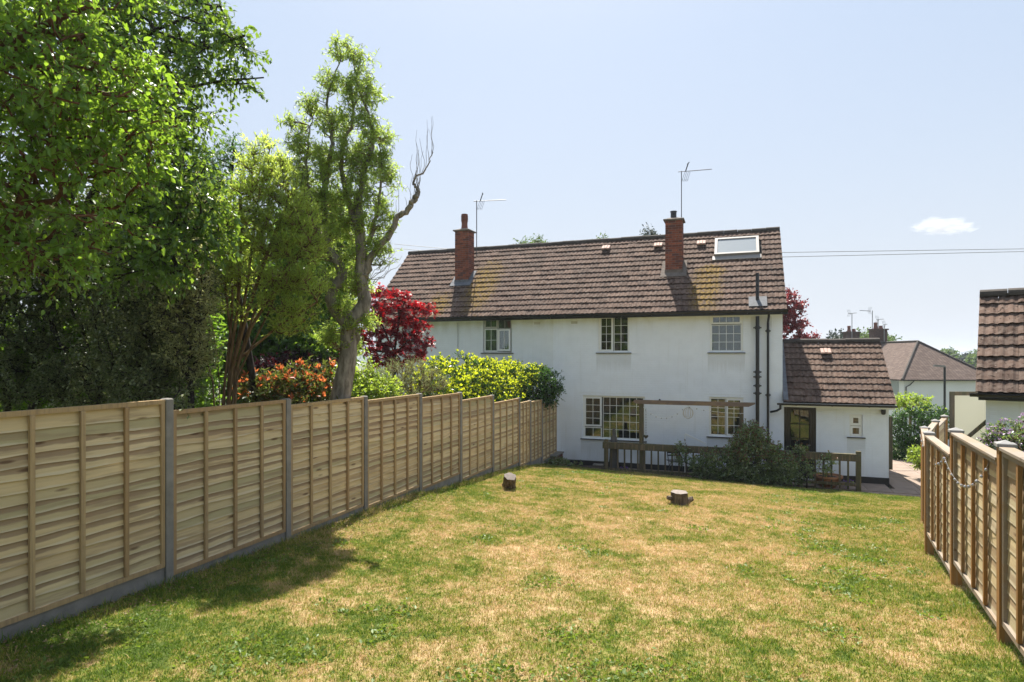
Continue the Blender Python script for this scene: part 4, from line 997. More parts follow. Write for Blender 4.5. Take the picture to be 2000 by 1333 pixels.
plant('viola_plant', 'small purple violas on the path behind the first balusters', 'flower', (2.5, -1.02, .0), [[(2.5, -1.02, 0), (2.5, -1.02, .08)]],
      [((2.5, -1.02, .12), (.16, .08, .08), 1)], n=30, twigs=2, tl=.05, lpt=4, ls=.035, leaf='l_bush', r0=.006, seed=33,
      extra=[('flowers', 'violet', lambda e, g: g.random(len(e)) < .9, 4, .035, .9, .5)])
ch = thing('folding_chair', 'dark metal folding chair standing behind the balusters near the bush', 'chair', (4.0, -.72, 0), R(25))
mb = MB()
MB().bev(-.2, .2, -.2, .2, .43, .46, .01).obj('seat', M['blackpl'], ch)
for sx in (-.2, .2):
    MB().tube([(sx, -.22, 0), (sx, .2, .85)], .011, 6).obj('leg', M['blackpl'], ch); MB().tube([(sx*.9, .24, 0), (sx*.9, -.18, .44)], .011, 6).obj('leg', M['blackpl'], ch)
for z in (.58, .66, .74, .82): mb.box(-.2, .2, .2*(z/.85)-.02, .2*(z/.85)-.008, z, z+.04)
mb.obj('backrest', M['blackpl'], ch)
tb = thing('leaning_board', 'white board leaning on the house wall behind the evergreen bush', 'board', (4.55, -.3, .0))
MB().beam((-.28, 0, 1.24), (.35, 0, .96), .03, .05).beam((-.28, .02, 1.22), (-.28, .02, 0), .03, .04).beam((.35, .02, .93), (.35, .02, 0), .03, .04).obj('rail', M['upvc'], tb)

# low brick pier at the foot of the fence
lw = thing('brick_plinth', 'short mossy brick plinth where the left fence meets the house', 'wall', (-.0, -.45, .2)); MB().box(-.12, .22, -.42, .42, -.3, .18).obj('core', M['mortar'], lw)
bmz = MB().bev(0, .215, 0, .06, 0, .065, .004).mesh('brick', M['brick']); bmy = MB().bev(0, .06, 0, .215, 0, .065, .004).mesh('brick', M['brick'])
for k in range(5):
    for j in range(4):
        link('brick', bmy, lw, (.165, -.43+j*.225+(.0 if k % 2 else -.05), -.21+k*.075))
MB().bev(-.13, .26, -.5, .45, .185, .23, .008).obj('coping', M['conc'], lw)

# ------------------------------------------------------------------ stump and log
def log_mesh(rad, ln, seed, n=22, rings=7, rough=.12):
    rg = np.random.default_rng(seed); V = []; F = []; ph = rg.uniform(0, 6, 4)
    for i in range(rings):
        for k in range(n):
            a = 2*math.pi*k/n; r_ = rad*(1+rough*math.sin(2*a+ph[0])+rough*.6*math.sin(5*a+ph[1])+rough*.45*math.sin(9*a+ph[2])+rg.uniform(-.04, .04))*(1-.06*i/rings+(.14 if i == 0 else 0))
            V.append((r_*math.cos(a), r_*math.sin(a), ln*i/(rings-1)))
    for i in range(rings-1):
        for k in range(n): F.append((i*n+k, i*n+(k+1) % n, (i+1)*n+(k+1) % n, (i+1)*n+k))
    F.append(tuple(range(n-1, -1, -1)))
    return V, F, V[-n:]
def stump(name, label, cat, loc, rot, rad, ln, seed, knob=True):
    t_ = thing(name, label, cat, loc); t_.rotation_euler = rot; V, F, top = log_mesh(rad, ln, seed); mb = MB().add(V, F)
    if knob:
        mb.tube([(-rad*.8, -.02, ln*.55), (-rad*1.35, -.03, ln*.62)], [.06, .035], 8); mb.tube([(rad*.8, 0, ln*.3), (rad*1.35, 0, ln*.52), (rad*1.3, 0, ln*.66)], [.06, .05, .02], 8)
    mb.obj('bark', M['bark_fur'], t_, smooth=True)
    c = MB(); n = len(top); c.add([(x*.93, y*.93, z+.002) for x, y, z in top]+[(0, 0, ln+.004)], [(i, (i+1) % n, n) for i in range(n)]); c.add([(x*.93, y*.93, z+.002) for x, y, z in top]+[(x, y, z-.001) for x, y, z in top], [(i, i+n, (i+1) % n+n, (i+1) % n) for i in range(n)])
    c.obj('cut_face', M['cut'], t_)
    return t_
def onlawn(x, y):
    d = spot(x, y, 1)-np.array(CAM); t_ = 5.0
    while t_ < 40:
        p = np.array(CAM)+d*t_
        if p[2] <= float(gz(p[0], p[1])): return p
        t_ += .02
p = onlawn(1326, 988); stump('tree_stump', 'low sawn tree stump with dark furrowed bark on open lawn', 'stump', (p[0], p[1]+.1, p[2]-.02), (0, 0, YAW), .18, .26, 5)
p = onlawn(987, 958); lg = stump('log', 'short cut log leaning up near the left fence, pale end showing', 'log', (p[0], p[1]+.22, p[2]-.02), (R(38), R(6), YAW), .118, .33, 8, False)
lg.location.z += .05

# ------------------------------------------------------------------ garage, gate panel, lamp, right background
GX, GY = 9.75, -7.0
ga = thing('garage', 'white neighbouring garage with brown tiled roof at the right edge', 'garage', (10.07, -6.80, 0), -R(19))
wbx = MB().box(0, 6, 0, .2, -.5, 2.98); wbx.prismx([(.202, -.5), (3.5, -.5), (3.5, 2.95), (1.75, 4.62), (.202, 3.1)], 0, .2)
wbx.obj('wall', M['wall_near'], ga)
rf = MB().prismx([(-.26, 3.02), (1.7, 4.86), (3.7, 3.02), (3.7, 2.95), (1.7, 4.78), (-.26, 2.95)], -.12, 6).obj('roof', M['ridge'], ga)
roof_tiles(rf, -.14, 4.66, -.32, 3.03, 1.68, 4.93, M['tile_clean'], 300, (), 12)
ridge_tiles(rf, -.14, 4.8, 1.7, 4.95, M['ridge'], rad=.13)
gutter(ga, -.22, 6, -.36, 3.02, .055); MB().box(-.1, 6, -.27, -.25, 2.90, 3.02).obj('fascia', M['blackpl'], ga); MB().box(-.1, 6, -.248, -.002, 2.90, 2.915).obj('soffit', M['upvc'], ga)
# timber framed gate of translucent corrugated sheet
gp = spot(1853, 765, 12.6); gq = spot(1940, 765, 12.6)
gt = thing('corrugated_gate', 'timber framed gate of ribbed translucent sheeting beside the garage', 'gate', (gp[0], gp[1], gp[2]), math.atan2(gq[1]-gp[1], gq[0]-gp[0]))
WG, HG = 1.0, 2.1; V = []; F = []; n = 88
for i in range(n+1): x = .05+(WG-.1)*i/n; y = .02*math.sin(i*math.pi/2); V += [(x, y, -HG+.05), (x, y, -.06)]
F = [(2*i, 2*i+2, 2*i+3, 2*i+1) for i in range(n)]
MB().add(V, F).obj('sheet', M['corr'], gt)
for a, b, c, d in ((0, .09, -HG, .0), (.092, WG, -.08, .0), (.092, WG, -1.22, -1.14), (WG-.08, WG+.01, -1.138, -.082)):
    MB().bev(a, b, -.045, -.015, c, d, .003).obj('frame', M['oldwood'], gt)
MB().beam((.12, -.062, -1.12), (WG, -.062, -.38), .07, .03, up=(0, -1, 0)).obj('brace', M['oldwood'], gt)
lp = spot(1845, 716, 24)
la = thing('street_lamp', 'slim grey street lamp with flat head beyond the hedge', 'street lamp', (lp[0], lp[1], -1.2))
H = lp[2]+1.2
MB().tube([(0, 0, 0), (0, 0, H-1.65)], .08, 10).tube([(0, 0, H-1.65), (0, 0, H)], .04, 10).obj('column', plain('lamp_black', (.03, .033, .036), .5), la, smooth=True)
MB().beam((0, 0, H), (-.42*math.cos(YAW), -.42*math.sin(YAW), H+.03), .10, .07).obj('lantern', M['alu'], la)
# dark side gate at the corner of the extension
sg = thing('side_gate', 'narrow weathered timber gate at the far corner of the extension', 'gate', (9.98, 2.3, 0))
MB().bev(0, .10, 0, .10, -.1, 2.05, .006).obj('post', M['oldwood'], sg)
for k in range(3): MB().bev(.11+.13*k, .235+.13*k, .02, .05, .05, 1.85-.05*k, .004).obj('board', M['oldwood'], sg)
# low stone wall right of the path
sw = thing('stone_wall', 'low curved rubble stone wall beside the path on the right', 'wall', (11.2, -.3, 0)); rn = random.Random(3)
M['stone'] = plain('rubble_stone', (.34, .27, .19), .9, var=.25, scale=6, bump=.6)
for r_ in range(5):
    for k in range(10):
        t_ = k/9; x = 11.75-.55*(1-t_)**2+rn.uniform(-.02, .02)-.2; y = -1.3+2.9*t_+(.12 if r_ % 2 else 0); MB().bev(-.11, .11, -.14, .14, 0, .095, .02).obj('stone', M['stone'], sw, (x-11.2, y+.3, r_*.1), (0, 0, rn.uniform(-.15, .15)))

# background hipped house
hb = away(0, 0); BG = thing('hipped_house', 'white house with brown hipped roof and two chimneys beyond the hedge', 'house', tuple(away(31.75, 50, -4)), YAW)
WB, DB, ZE, ZR = 7.85, 18, 1.74+4, 4.92+4
MB().box(.35, WB-.35, .35, DB, 0, ZE-.05).obj('wall', M['wall_far'], BG)
mt = NT('far_tiles'); v = mt.pos('Object'); bt = mt.n('TexBrick'); bt.inputs['Scale'].default_value = 1; bt.inputs['Brick Width'].default_value = .25; bt.inputs['Row Height'].default_value = .16; bt.inputs['Mortar Size'].default_value = .018
spx = mt.n('SeparateXYZ'); mt.l(v, spx.inputs[0]); cx_ = mt.n('CombineXYZ'); mt.l(mt.math('ADD', spx.outputs[0], spx.outputs[1]), cx_.inputs[0]); mt.l(mt.math('MULTIPLY', spx.outputs[2], 1.5), cx_.inputs[1]); mt.l(cx_.outputs[0], bt.inputs['Vector'])
bt.inputs['Color1'].default_value = (.115, .08, .065, 1); bt.inputs['Color2'].default_value = (.19, .14, .115, 1); bt.inputs['Mortar'].default_value = (.05, .035, .03, 1)
ct = mt.mix(mt.ramp(mt.noise(v, 2.5, 7, .7), [(.4, 0), (.7, .7)]), bt.outputs['Color'], (.09, .065, .055))
M['fartile'] = mt.done(mt.pbsdf(ct, .9, mt.bump(bt.outputs['Color'], .8, .04), spec=.2))
rb = MB().add([(0, 0, ZE), (WB, 0, ZE), (WB, DB+.3, ZE), (0, DB+.3, ZE), (WB/2, 4, ZR), (WB/2, DB-3.7, ZR), (0, 0, ZE-.1), (WB, 0, ZE-.1), (WB, DB+.3, ZE-.1), (0, DB+.3, ZE-.1)], [(0, 1, 4), (1, 2, 5, 4), (2, 3, 5), (3, 0, 4, 5), (0, 6, 7, 1), (1, 7, 8, 2), (2, 8, 9, 3), (3, 9, 6, 0)]).obj('roof', M['fartile'], BG)
hp = MB().tube([(0, 0, ZE+.03), (WB/2, 4, ZR+.05)], .09, 6).tube([(WB, 0, ZE+.03), (WB/2, 4, ZR+.05)], .09, 6).tube([(WB/2, 4, ZR+.05), (WB/2, DB-3.7, ZR+.05)], .09, 6).obj('ridge', M['ridge'], rb)
gutter(BG, -.05, WB+.05, -.06, ZE-.02, .07)
MB().tube([(1.0, -.02, ZE-.05), (.75, .2, ZE-.45), (.5, .28, ZE-.6), (.5, .28, 0)], .045, 8).obj('downpipe', M['blackpl'], BG)
MB().box(.32, .352, 1.0, 2.1, ZE-1.3, ZE-.15).obj('window', M['rooflight'], BG)
M['brick_old'] = plain('sooty_brick', (.11, .06, .045), .9, var=.25, scale=5)
for dz, ht, pots in ((9.7, 2.0, 'p'), (14.4, 1.9, 'q')):
    c_ = MB().box(WB/2-.75, WB/2+.55, dz-.4, dz+.4, ZR-1.4, ZR+ht-.75).box(WB/2-.85, WB/2+.65, dz-.5, dz+.5, ZR+ht-.75, ZR+ht-.62).obj('chimney', M['brick_old'], BG)
    MB().lathe([(.2, ZR+ht-.62), (.15, ZR+ht-.3), (.17, ZR+ht-.02), (.12, ZR+ht)], WB/2-.35, dz, 10).obj('chimney_pot', M['pot'], c_)
    MB().lathe([(.2, ZR+ht-.62), (.16, ZR+ht-.4), (.17, ZR+ht-.32)], WB/2+.15, dz, 10).obj('chimney_pot', M['pot'], c_)
def far_aerial(label, xp, ytop, ybot, xb0, xb1, Z, tilt=0):
    b = spot(xp, ybot+25, Z); t_ = spot(xp, ytop, Z); k = thing('television_aerial', label, 'aerial', tuple(b), YAW, 'television aerials on the far chimneys'); H = t_[2]-b[2]; s_ = Z/1200
    MB().tube([(0, 0, 0), (0, 0, H)], .035, 5).obj('mast', M['metal_l'], k)
    MB().tube([((xb0-xp)*s_, 0, H-.05), ((xb1-xp)*s_, 0, H+.02+tilt)], .03, 5).obj('boom', M['metal_l'], k)
    mb = MB(); e = (xb0-xp)*s_ if abs(xb0-xp) > 0 else 0; e = e+(.1 if xb0 < xp else .1)
    sd = 1 if xb1 > xp else -1; e = (xb0-xp)*s_
    for q in (.0, .12, .24):
        for sg_ in (1, -1): mb.tube([(e+q*sd, 0, H-.03), (e+q*sd-.12*sd, .0, H+sg_*.35)], .012, 4)
    mb.obj('reflector', M['metal_l'], k); return k
far_aerial('grey aerial on short mast, leftmost above the extension ridge', 1664, 612, 650, 1657, 1673, 62)
far_aerial('tallest far aerial, its boom pointing left', 1704, 607, 668, 1700, 1679, 60)
far_aerial('far aerial with two stacks of rods above the clay pot', 1715, 624, 650, 1712, 1726, 59.6)
far_aerial('small faint aerial, rightmost on the far chimneys', 1727, 634, 668, 1725, 1733, 59)

# overhead cables
def cable(label, a, b, sag, r_=.012):
    a, b = Vector(a), Vector(b); pts = [a.lerp(b, k/20)-Vector((0, 0, sag*4*(k/20)*(1-k/20))) for k in range(21)]
    o = MB().tube([p-a for p in pts], r_, 5).obj('overhead_cable', M['metal_l'], None, a); tag(o, label, 'cable'); return o
cable('upper overhead cable running right from the roof verge', spot(1500, 494, 23.5), spot(2300, 482, 26), .0)
cable('lower overhead cable running right from the roof verge', spot(1500, 503, 23.5), spot(2300, 485, 26), .0)
cable('upper thin overhead cable left of the left chimney', spot(770, 477, 30), spot(900, 489, 30), .0, .014)
cable('lower thin overhead cable left of the left chimney', spot(770, 485, 30), spot(900, 497, 30), .0, .014)
cable('thin distant cable above the far hills', spot(1855, 695, 60), spot(1960, 670, 60), .0, .02)
print('structures', round(time.time()-T0, 1))

# ================================================================== PLANTS
G = lambda x, y: (float(x), float(y), float(gz(x, y)))
def base_at(x, Z): q = spot(x, 695, Z); return np.array([q[0], q[1], float(gz(q[0], q[1]))])
# big near tree, broad leaves
b = base_at(-330, 5.3)
plant('apple_tree', 'broad-leaved apple tree overhanging the near left fence, bright backlit leaves', 'tree', b,
      [[b, b+[0, 0, 1.6], b+[.3, .1, 2.4]], [b+[.3, .1, 2.4], spot(-40, 560, 5.2), spot(30, 430, 5.2), spot(60, 330, 5.1)], [b+[.3, .1, 2.4], spot(-100, 200, 5), spot(60, 60, 4.9), spot(180, 10, 4.9)]],
      [C3(70, 130, 4.9, 170, 130, .8), C3(60, 330, 5.0, 140, 130, .8), C3(220, 180, 5.0, 90, 110, .6), C3(90, 500, 5.0, 100, 55, .5), C3(-150, 250, 5.0, 200, 250, .8), C3(20, -120, 4.9, 250, 120, 1), C3(200, 300, 5.1, 70, 80, .5), C3(215, 440, 5.0, 60, 35, .3)],
      n=760, twigs=5, tl=.24, lpt=7, ls=.052, aspect=.56, droop=.5, leaf='l_apple', bark='bark_red', r0=.075, seed=3, big=True, shell=.2, lsvar=.5)
# second tree: pear-like small pointed leaves reaching right
b = base_at(60, 9.9)
plant('pear_tree', 'tree with small dark pointed leaves, long sprays reaching right against the sky', 'tree', b,
      [[b, b+[.1, 0, 2.0], b+[.3, 0, 3.4]], [b+[.3, 0, 3.4], spot(220, 300, 7.6), spot(330, 180, 7.3), spot(420, 160, 7.1), spot(515, 152, 7.0)],
       [b+[.3, 0, 3.4], spot(200, 150, 7.5), spot(300, 60, 7.3), spot(430, 10, 7.1)], [b+[.3, 0, 3.4], spot(150, 0, 7.5), spot(250, -120, 7.5)],
       [spot(300, 60, 7.3), spot(400, 95, 7.0), spot(478, 70, 6.9)], [spot(220, 300, 7.6), spot(300, 420, 7.0), spot(350, 530, 6.8)]],
      [C3(270, 90, 7.4, 110, 90, .8), C3(210, 230, 7.5, 130, 110, .9), C3(340, 200, 7.2, 65, 70, .5), C3(330, 300, 7.2, 55, 60, .5), C3(395, 40, 7.1, 45, 50, .4), C3(410, 130, 7.0, 40, 22, .25, 1.5), C3(470, 152, 7.0, 48, 11, .15, 3), C3(450, 85, 7.0, 30, 18, .2, 2.2), C3(270, -80, 7.4, 140, 90, 1),
       C3(300, 370, 7.0, 55, 50, .4), C3(260, 440, 6.9, 70, 40, .4), C3(320, 500, 6.8, 38, 42, .3, 1.3), C3(375, 400, 6.8, 32, 45, .35, 1.6), C3(355, 470, 6.7, 34, 50, .35, 1.6), C3(385, 330, 6.9, 25, 35, .35, 1.4), C3(405, 440, 7.0, 22, 45, .3, 1.5), C3(250, 520, 6.7, 60, 30, .35, 1.2), C3(100, 60, 8, 160, 160, 1)],
      n=1050, twigs=5, tl=.28, lpt=8, ls=.062, aspect=.55, droop=.75, leaf='l_pear', bark='bark_dark', r0=.09, seed=4, shell=.15, up=.1)
# variegated evergreen mass behind the fence, left
b = base_at(120, 8.8)
plant('variegated_evergreen', 'dense dark evergreen with cream-edged leaves behind the left fence', 'tree', b,
      [[b, b+[0, .05, 1.8], b+[.1, 0, 2.6]], [base_at(190, 8.6), base_at(190, 8.6)+[.05, 0, 2.2]], [base_at(75, 9), base_at(75, 9)+[-.1, 0, 2.4]], [base_at(270, 8.4), base_at(280, 8.4)+[.1, 0, 2.2]], [base_at(20, 9), base_at(20, 9)+[-.1, 0, 2.4]]],
      [C3(60, 480, 8.8, 120, 110, .9), C3(190, 480, 8.6, 110, 110, .8), C3(300, 520, 8.3, 90, 130, .7), C3(335, 430, 8.2, 60, 70, .5), C3(320, 640, 8.1, 50, 110, .5), C3(260, 650, 8.2, 80, 110, .5), C3(150, 660, 8.8, 130, 100, .5, .5), C3(20, 640, 8.9, 100, 120, .6, .6), C3(300, 745, 7.9, 90, 60, .4), C3(390, 540, 8.3, 30, 60, .3), C3(-160, 520, 8.8, 130, 260, .8), C3(345, 800, 7.0, 22, 22, .12, 2), C3(50, 745, 8.5, 100, 50, .4), C3(180, 750, 8.4, 90, 45, .4), C3(-100, 745, 8.6, 90, 50, .4)],
      n=2350, twigs=6, tl=.22, lpt=9, ls=.048, aspect=.45, droop=.1, leaf='l_vari', bark='bark_dark', r0=.09, seed=5, shell=.25)
M['l_vari_lit'] = L_('variegated_leaf_lit', [(.20, .22, .08), (.40, .40, .20), (.30, .30, .14), (.14, .17, .05)], (.62, .64, .26), .35, .45)  # lighter copy of the variegated leaf: sun on the right side painted in
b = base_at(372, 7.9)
plant('evergreen_lit_side', 'right side of the cream-edged evergreen, sunlight put into paler leaf colour, left of the fanning stems', 'shrub', b, [[b, b+[0, .03, 1.4], b+[0, 0, 2.2]]],
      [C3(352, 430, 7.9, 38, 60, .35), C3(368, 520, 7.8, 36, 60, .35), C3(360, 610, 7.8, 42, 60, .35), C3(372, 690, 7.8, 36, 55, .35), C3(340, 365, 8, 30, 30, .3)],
      n=420, twigs=5, tl=.19, lpt=8, ls=.042, aspect=.45, droop=.05, leaf='l_vari_lit', bark='bark_dark', r0=.04, seed=55, shell=.3)
# dark ivy-like filler deeper left
b = base_at(60, 11.5)
plant('dark_yew', 'deep green dense tree filling the gap behind the evergreen at far left', 'tree', b, [[b, b+[0, 0, 2.4]]],
      [C3(60, 600, 9.9, 180, 190, .9), C3(230, 560, 11.2, 130, 170, .8), C3(-150, 560, 9.9, 150, 190, .8), C3(330, 640, 11.0, 90, 130, .7), C3(100, 740, 11.2, 190, 80, .6), C3(330, 750, 11, 120, 60, .5)],
      n=1100, twigs=6, tl=.34, lpt=8, ls=.09, aspect=.5, leaf='l_back', bark='bark_dark', r0=.12, seed=6)
# rowan
b = base_at(505, 10.2)
plant('rowan_tree', 'slim rowan with feathery dark leaves left of the willow shrub', 'tree', b,
      [[b, spot(497, 760, 10.2), spot(470, 600, 10.2), spot(440, 480, 10.1), spot(418, 400, 10.0)], [spot(440, 480, 10.1), spot(450, 380, 10.0), spot(457, 290, 10.0)], [spot(470, 600, 10.2), spot(520, 520, 10.3)]],
      [C3(415, 330, 10, 35, 28, .3), C3(460, 300, 10, 14, 30, .15, 1.6), C3(405, 400, 10, 55, 50, .5), C3(440, 480, 10.1, 50, 60, .5), C3(500, 340, 10.1, 26, 20, .2), C3(400, 520, 10.1, 40, 60, .5), C3(370, 320, 10, 26, 22, .3)],
      n=330, twigs=5, tl=.3, lpt=14, ls=.05, aspect=.33, droop=.45, leaf='l_rowan', bark='bark_dark', r0=.06, seed=7, up=.35)
# multi stemmed shrub with brown fanning stems
b = base_at(432, 9.0); stems = []
rg0 = np.random.default_rng(11)
for (x1, y1, x2, y2, x3, y3) in ((470, 640, 485, 540, 500, 420), (480, 620, 520, 500, 560, 400), (450, 650, 440, 560, 420, 470), (490, 640, 540, 560, 600, 480), (400, 690, 398, 620, 400, 560), (465, 600, 470, 470, 470, 380), (500, 600, 560, 520, 620, 450), (470, 700, 540, 640, 620, 590), (445, 690, 455, 600, 450, 500), (485, 690, 530, 600, 550, 520), (425, 700, 415, 640, 395, 590)):
    stems.append([b+rg0.uniform(-.12, .12, 3)*[1, 1, 0], spot((432+x1)/2, (790+y1)/2+8, 9), spot(x1, y1, 9), spot(x2, y2, 9), spot(x3, y3, 9)])
plant('willow_shrub', 'tall multi-stemmed shrub with brown stems fanning up and fine narrow leaves', 'shrub', b, stems,
      [C3(x, y, 9, rx, ry, .32, w) for x, y, rx, ry, w in ((520, 305, 9, 20, 2), (505, 345, 22, 22, 1), (545, 335, 20, 22, 1), (475, 375, 20, 24, 1), (520, 385, 26, 24, 1), (565, 380, 22, 26, 1), (445, 425, 22, 26, 1), (490, 435, 24, 24, 1), (540, 435, 26, 26, 1), (590, 430, 22, 28, 1), (425, 480, 20, 26, 1),
       (470, 490, 22, 22, 1), (520, 490, 24, 24, 1), (570, 490, 26, 26, 1), (610, 490, 18, 30, 1), (415, 535, 18, 24, 1), (455, 545, 20, 22, 1), (510, 545, 22, 22, 1), (560, 550, 26, 22, 1), (605, 560, 20, 24, 1), (430, 590, 18, 20, .8), (540, 600, 24, 18, .8), (590, 610, 22, 18, .8), (480, 610, 16, 18, .6), (560, 645, 26, 16, .8))],
      n=760, twigs=5, tl=.20, lpt=9, ls=.06, aspect=.24, droop=-.1, up=.75, leaf='l_osier', bark='bark_brown', r0=.055, seed=8, wig=.05, straight=.8)
# backdrop greenery
for (lab, xs, Z, cl, sd) in (
    ('round green tree behind the rowan and the willow shrub', 470, 14.5, [(430, 560, 110, 130), (520, 620, 90, 110), (600, 600, 60, 110), (390, 480, 70, 80)], 21),
    ('green tree behind the twisted willow trunk', 620, 15.5, [(600, 520, 70, 110), (640, 470, 60, 90), (560, 660, 90, 70), (655, 560, 30, 80)], 22),
    ('leafy tree between rowan and pear tree, far behind', 360, 13.5, [(330, 480, 100, 110), (370, 650, 90, 110), (290, 400, 70, 80)], 23)):
    b = base_at(xs, Z)
    plant('background_tree', lab, 'tree', b, [[b, b+[0, 0, 1.8], b+[0, 0, 3]]], [C3(x, y, Z, rx, ry, 1.0) for x, y, rx, ry in cl], n=800, twigs=6, tl=.42, lpt=8, ls=.10, aspect=.55, leaf='l_back', bark='bark_dark', r0=.12, seed=sd, shell=.3)

b = base_at(250, 13.5)
plant('boundary_hedge', 'dark leafy hedge at the back of the neighbouring garden, seen between the trunks', 'hedge', b, [[b, b+[0, 0, 1.2]], [base_at(0, 13.5), base_at(0, 13.5)+[0, 0, 1.2]], [base_at(500, 13.5), base_at(500, 13.5)+[0, 0, 1.2]]],
      [C3(x, y, 13.5, 75, 60, .6) for x in (-120, -20, 90, 200, 310, 420, 530, 630) for y in (690, 775)], n=1100, twigs=5, tl=.32, lpt=8, ls=.10, aspect=.6, leaf='l_pear', bark='bark_dark', r0=.06, seed=35)

# ---- twisted willow, built limb by limb
b = spot(664, 790, 10.0); b[2] = float(gz(b[0], b[1]))-.05
def spl(pts, Z, rads, wig=0, sd=0, step=6):
    P_ = [spot(x, y, Z+(dz[0] if dz else 0)) for x, y, *dz in pts]; out = []; rr = []
    rg = np.random.default_rng(sd); n = len(P_)
    for i in range(n-1):
        p0, p1, p2, p3 = P_[max(i-1, 0)], P_[i], P_[i+1], P_[min(i+2, n-1)]
        for k in range(step):
            t = k/step; q = .5*((2*p1)+(-p0+p2)*t+(2*p0-5*p1+4*p2-p3)*t*t+(-p0+3*p1-3*p2+p3)*t**3); out.append(q+rg.normal(size=3)*wig); rr.append(rads[i]*(1-t)+rads[i+1]*t)
    out.append(P_[-1]); rr.append(rads[-1]); return out, rr
wt = thing('twisted_willow', 'tall corkscrew willow with twisted grey trunk and one bare crooked limb', 'tree', b)
limbs = [([(658, 850), (664, 780), (678, 710), (682, 650), (690, 610)], [.19, .17, .145, .135, .12]),
         ([(690, 625), (712, 590), (704, 545), (706, 500), (702, 440), (698, 380)], [.125, .11, .10, .09, .08, .06]),
         ([(684, 640), (650, 600), (648, 570), (668, 540), (655, 505), (632, 480)], [.11, .09, .09, .085, .075, .06]),
         ([(712, 545), (725, 500), (762, 460), (775, 428), (800, 405), (812, 385), (818, 372)], [.07, .06, .05, .048, .045, .05, .03]),
         ([(818, 372), (808, 360), (812, 345), (825, 338), (838, 318), (846, 298)], [.022, .018, .016, .014, .01, .004]),
         ([(700, 400), (712, 330), (730, 280), (720, 230), (700, 170), (690, 110)], [.055, .045, .035, .025, .016, .008]),
         ([(640, 470), (632, 400), (640, 330), (650, 270), (640, 190), (665, 120)], [.055, .045, .04, .03, .018, .007]),
         ([(706, 480), (690, 420), (672, 360), (668, 290), (690, 230), (680, 160)], [.06, .05, .04, .03, .02, .008]),
         ([(655, 510), (615, 440), (605, 380), (598, 300), (610, 230)], [.05, .035, .03, .018, .007]),
         ([(725, 460), (740, 400), (745, 330), (742, 270)], [.035, .025, .015, .006]),
         ([(676, 690), (700, 660), (690, 640)], [.06, .04, .03]), ([(666, 560), (640, 545), (622, 555), (605, 540)], [.04, .03, .03, .02])]
mb = MB(); paths = []
for i, (pl, rd) in enumerate(limbs):
    P_, rr = spl(pl, 10.0, rd, .012 if i > 2 else .004, i); paths.append(P_); mb.tube([p-b for p in P_], rr, 10 if i < 4 else 6)
rg = np.random.default_rng(2)
for k in range(26):   # dead whips on the bare limb
    P0 = paths[3] if k < 12 else paths[4]; j = rg.integers(len(P0)//3, len(P0)) if k < 12 else rg.integers(0, len(P0)); p = P0[j]; h = rg.uniform(.25, .8) if k > 8 else rg.uniform(.2, .5); q = [p]; 
    for s_ in range(5): q.append(q[-1]+np.array([rg.normal()*.02+.004, rg.normal()*.02, h/5]))
    mb.tube([x-b for x in q], [.006, .005, .004, .004, .003, .002], 4, False)
for k in range(12):   # wiry dead twigs right of the trunk
    p = spot(715+rg.uniform(0, 20), rg.uniform(510, 560), 10.0); q = [p]
    for s_ in range(7): q.append(q[-1]+np.array([rg.uniform(.02, .11), rg.normal()*.02, rg.uniform(-.03, .09)]))
    mb.tube([x-b for x in q], [.006, .006, .005, .005, .004, .004, .003, .002], 4, False)
mb.obj('trunk', M['bark_grey'], wt, smooth=True)
clw = [C3(x, y, 10.0, rx, ry, .3, w) for x, y, rx, ry, w in ((668, 105, 24, 22, 1), (700, 125, 20, 26, 1), (640, 165, 26, 22, 1), (682, 180, 22, 36, 1), (722, 185, 12, 30, 1), (615, 215, 22, 18, 1), (655, 245, 26, 30, 1), (716, 255, 20, 40, 1),
   (590, 290, 22, 26, 1), (572, 245, 12, 16, 1), (570, 330, 16, 22, 1), (575, 395, 16, 22, 1), (650, 345, 22, 22, 1), (660, 410, 24, 24, 1), (700, 300, 18, 26, 1), (700, 350, 18, 22, 1), (628, 320, 26, 34, 1), (680, 310, 22, 30, 1), (728, 330, 20, 34, 1), (748, 290, 7, 50, 2), (757, 350, 10, 26, 1.5), (592, 365, 20, 30, 1), (640, 390, 28, 28, 1), (690, 385, 26, 30, 1), (735, 395, 20, 26, 1), (610, 430, 28, 28, 1),
   (665, 450, 26, 34, 1), (715, 450, 24, 34, 1), (752, 430, 12, 28, 1), (630, 495, 26, 24, 1), (690, 510, 26, 24, 1), (745, 490, 14, 30, .8), (650, 545, 22, 22, 1), (700, 560, 22, 22, 1), (672, 600, 18, 22, 1), (705, 632, 20, 16, 1), (655, 655, 18, 20, 1), (690, 680, 14, 16, .8))]
pts, out = clump_pts(clw, 760, rg, .0); allp = [np.array(p) for P_ in paths[1:] if True for p in P_ if True]
al = np.array([p for i_, P_ in enumerate(paths) if i_ not in (0, 3, 4) for p in P_]); near = al[np.argmin(np.linalg.norm(al[None]-pts[:, None], axis=2)+np.clip(al[None, :, 2]-pts[:, None, 2], 0, None)*1.5, axis=1)]
mid = (near+pts)/2+rg.normal(size=pts.shape)*.05
wd_ = [frusta(near, mid, np.full(len(pts), .007), np.full(len(pts), .005), 4), frusta(mid, pts, np.full(len(pts), .006), np.full(len(pts), .004), 4)]
tw = 4; c = np.repeat(pts, tw, 0); m = len(c); seg = 5; cur = c.copy(); d = unit(rg.normal(size=(m, 3))*.5+np.array([0, 0, .5])); Ls = rg.uniform(.028, .06, m); LP = []; LD = []
